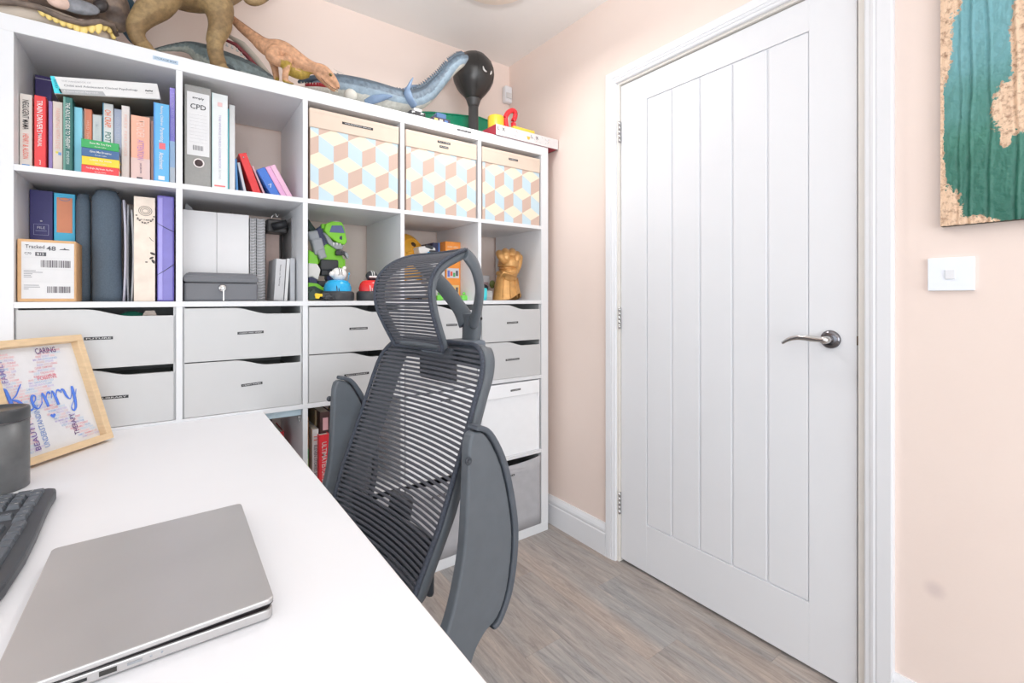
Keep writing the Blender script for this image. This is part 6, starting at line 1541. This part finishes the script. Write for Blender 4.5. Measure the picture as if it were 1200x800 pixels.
m_ = len(ro[0])
for i in range(len(ro)):
    A, B = ro[i], ro[(i + 1) % len(ro)]
    for j in range(m_): t.faces.new((A[j], A[(j + 1) % m_], B[(j + 1) % m_], B[j]))
bmesh.ops.recalc_face_normals(t, faces=list(t.faces))
for f in t.faces: f.smooth = True
hf = MB().merge(t).obj('headrest_frame', M_ch, ch, world=False)
for s in (1, -1):
    g_ = 1.0 if s > 0 else .72
    q = smooth_path([(.120 * s, .212, 1.216, .020 * g_, .010), (.110 * s, .252, 1.186, .028 * g_, .011), (.080 * s, .294, 1.132, .031 * g_, .012), (.042 * s, .318, 1.075, .030 * g_, .014), (.014 * s, .328, 1.03, .028, .016)], 6)
    MB().tube([x[:3] for x in q], [(x[3], x[4]) for x in q], n=14, up=(s * .75, .66, 0)).obj('headrest_bracket', M_ch, ch, world=False)
q = smooth_path([(0, .330, 1.060, .034, .020), (0, .332, 1.02, .036, .022), (0, .326, .975, .034, .020), (0, .30, .945, .032, .016)], 5)
MB().tube([x[:3] for x in q], [(x[3], x[4]) for x in q], n=14, up=(0, 1, 0)).obj('headrest_post', M_ch, ch, world=False)
for dz in (.0, .022):
    MB().ball((.036, .318 + dz * .9, 1.045), (.002, .0035, .0045), n=10).obj('screw_hole', M_black, ch, world=False)
# arms, flipped up
body = [(.078, .822), (.090, .826), (.119, .812), (.161, .737), (.188, .627), (.192, .55), (.177, .464), (.149, .416), (.116, .402), (.088, .376), (.07, .34), (.03, .305), (-.10, .292), (-.22, .31), (-.22, .35), (-.08, .345), (-.025, .39), (.016, .45), (.042, .52), (.060, .607), (.068, .74), (.071, .80)]
body = [p_ for p_ in smooth_path(body + [body[0]], 3)[:-1]]
padl = smooth_path([(.088, .829), (.122, .812), (.163, .737), (.190, .627), (.194, .55), (.179, .464), (.152, .414), (.136, .406)], 5)
for s, db, dz in ((1, 0, 0), (-1, -.022, .034)):
    w0 = .284 if s > 0 else -.312
    T = Matrix.Translation((w0, db, dz)) @ Matrix.Rotation(PI / 2, 4, 'Z') @ Matrix.Translation((0, -.028, 0))
    o = MB().prism(body, .028, T, bev=.006, seg=3).obj('arm', M_ch, ch, world=False)
    k_ = len(padl) - 1; outl = []; inl = []
    for i, (a, b) in enumerate(padl):
        t0, t1 = padl[max(i - 1, 0)], padl[min(i + 1, k_)]; tx, tz = t1[0] - t0[0], t1[1] - t0[1]; l_ = math.hypot(tx, tz); nx_, nz_ = -tz / l_, tx / l_
        th = .0165 * math.sin(PI * (.12 + .76 * i / k_)) ** .5
        outl.append((a + nx_ * th, b + nz_ * th)); inl.append((a + nx_ * .0005, b + nz_ * .0005))
    T2 = Matrix.Translation((w0 - .003, db, dz)) @ Matrix.Rotation(PI / 2, 4, 'Z') @ Matrix.Translation((0, -.034, 0))
    pd = MB().prism(outl + inl[::-1], .034, T2, bev=.004, seg=3).obj('arm_pad', M_pad, ch, world=False)
    MB().lathe([(0, 0), (.008, 0), (.008, .003), (.0055, .003), (.0045, .001), (0, .001)], Matrix.Translation((w0 + .027 if s > 0 else w0 + .001, .068 + db, .772 + dz)) @ Matrix.Rotation(s * PI / 2, 4, 'Y'), n=18).obj('pivot_bolt', M_chd, ch, world=False)
# seat, lift and base
MB().box(-.25, .25, -.53, -.05, .405, .475, bev=.03, seg=4).obj('seat', M_mesh, ch, world=False)
MB().box(-.23, .23, -.50, -.06, .385, .41, bev=.008).obj('seat_pan', M_chd, ch, world=False)
MB().box(-.34, .34, -.24, -.16, .315, .345, bev=.006).box(-.10, .10, -.40, -.12, .335, .39, bev=.01).obj('mechanism', M_chd, ch, world=False)
MB().lathe([(0, .08), (.03, .08), (.03, .22), (.018, .22), (.018, .34), (0, .34)], Matrix.Translation((0, -.27, 0)), n=20).obj('gas_lift', M_black, ch, world=False)
MB().lathe([(0, .075), (.045, .075), (.045, .125), (.035, .13), (0, .13)], Matrix.Translation((0, -.27, 0)), n=20).obj('hub', M_chd, ch, world=False)
for k in range(5):
    a = 2 * PI * k / 5 + .35 + PI; c_, s_ = math.cos(a), math.sin(a)
    lg = MB().tube([(.03 * c_, -.27 + .03 * s_, .105), (.16 * c_, -.27 + .16 * s_, .095), (.29 * c_, -.27 + .29 * s_, .072)], [(.022, .018), (.02, .015), (.016, .011)], n=10).obj('leg', M_chd, ch, world=False)
    cs = MB(); cx, cy = .29 * c_, -.27 + .29 * s_
    for e in (-.013, .013):
        cs.lathe([(0, -.008), (.024, -.008), (.026, -.004), (.026, .004), (.024, .008), (0, .008)], Matrix.Translation((cx - s_ * e, cy + c_ * e, .0262)) @ Matrix.Rotation(a, 4, 'Z') @ Matrix.Rotation(PI / 2, 4, 'X'), n=18)
    cs.lathe([(0, .03), (.006, .03), (.006, .075), (0, .075)], Matrix.Translation((cx, cy, 0)), n=10)
    cs.obj('caster', M_black, lg, world=False)
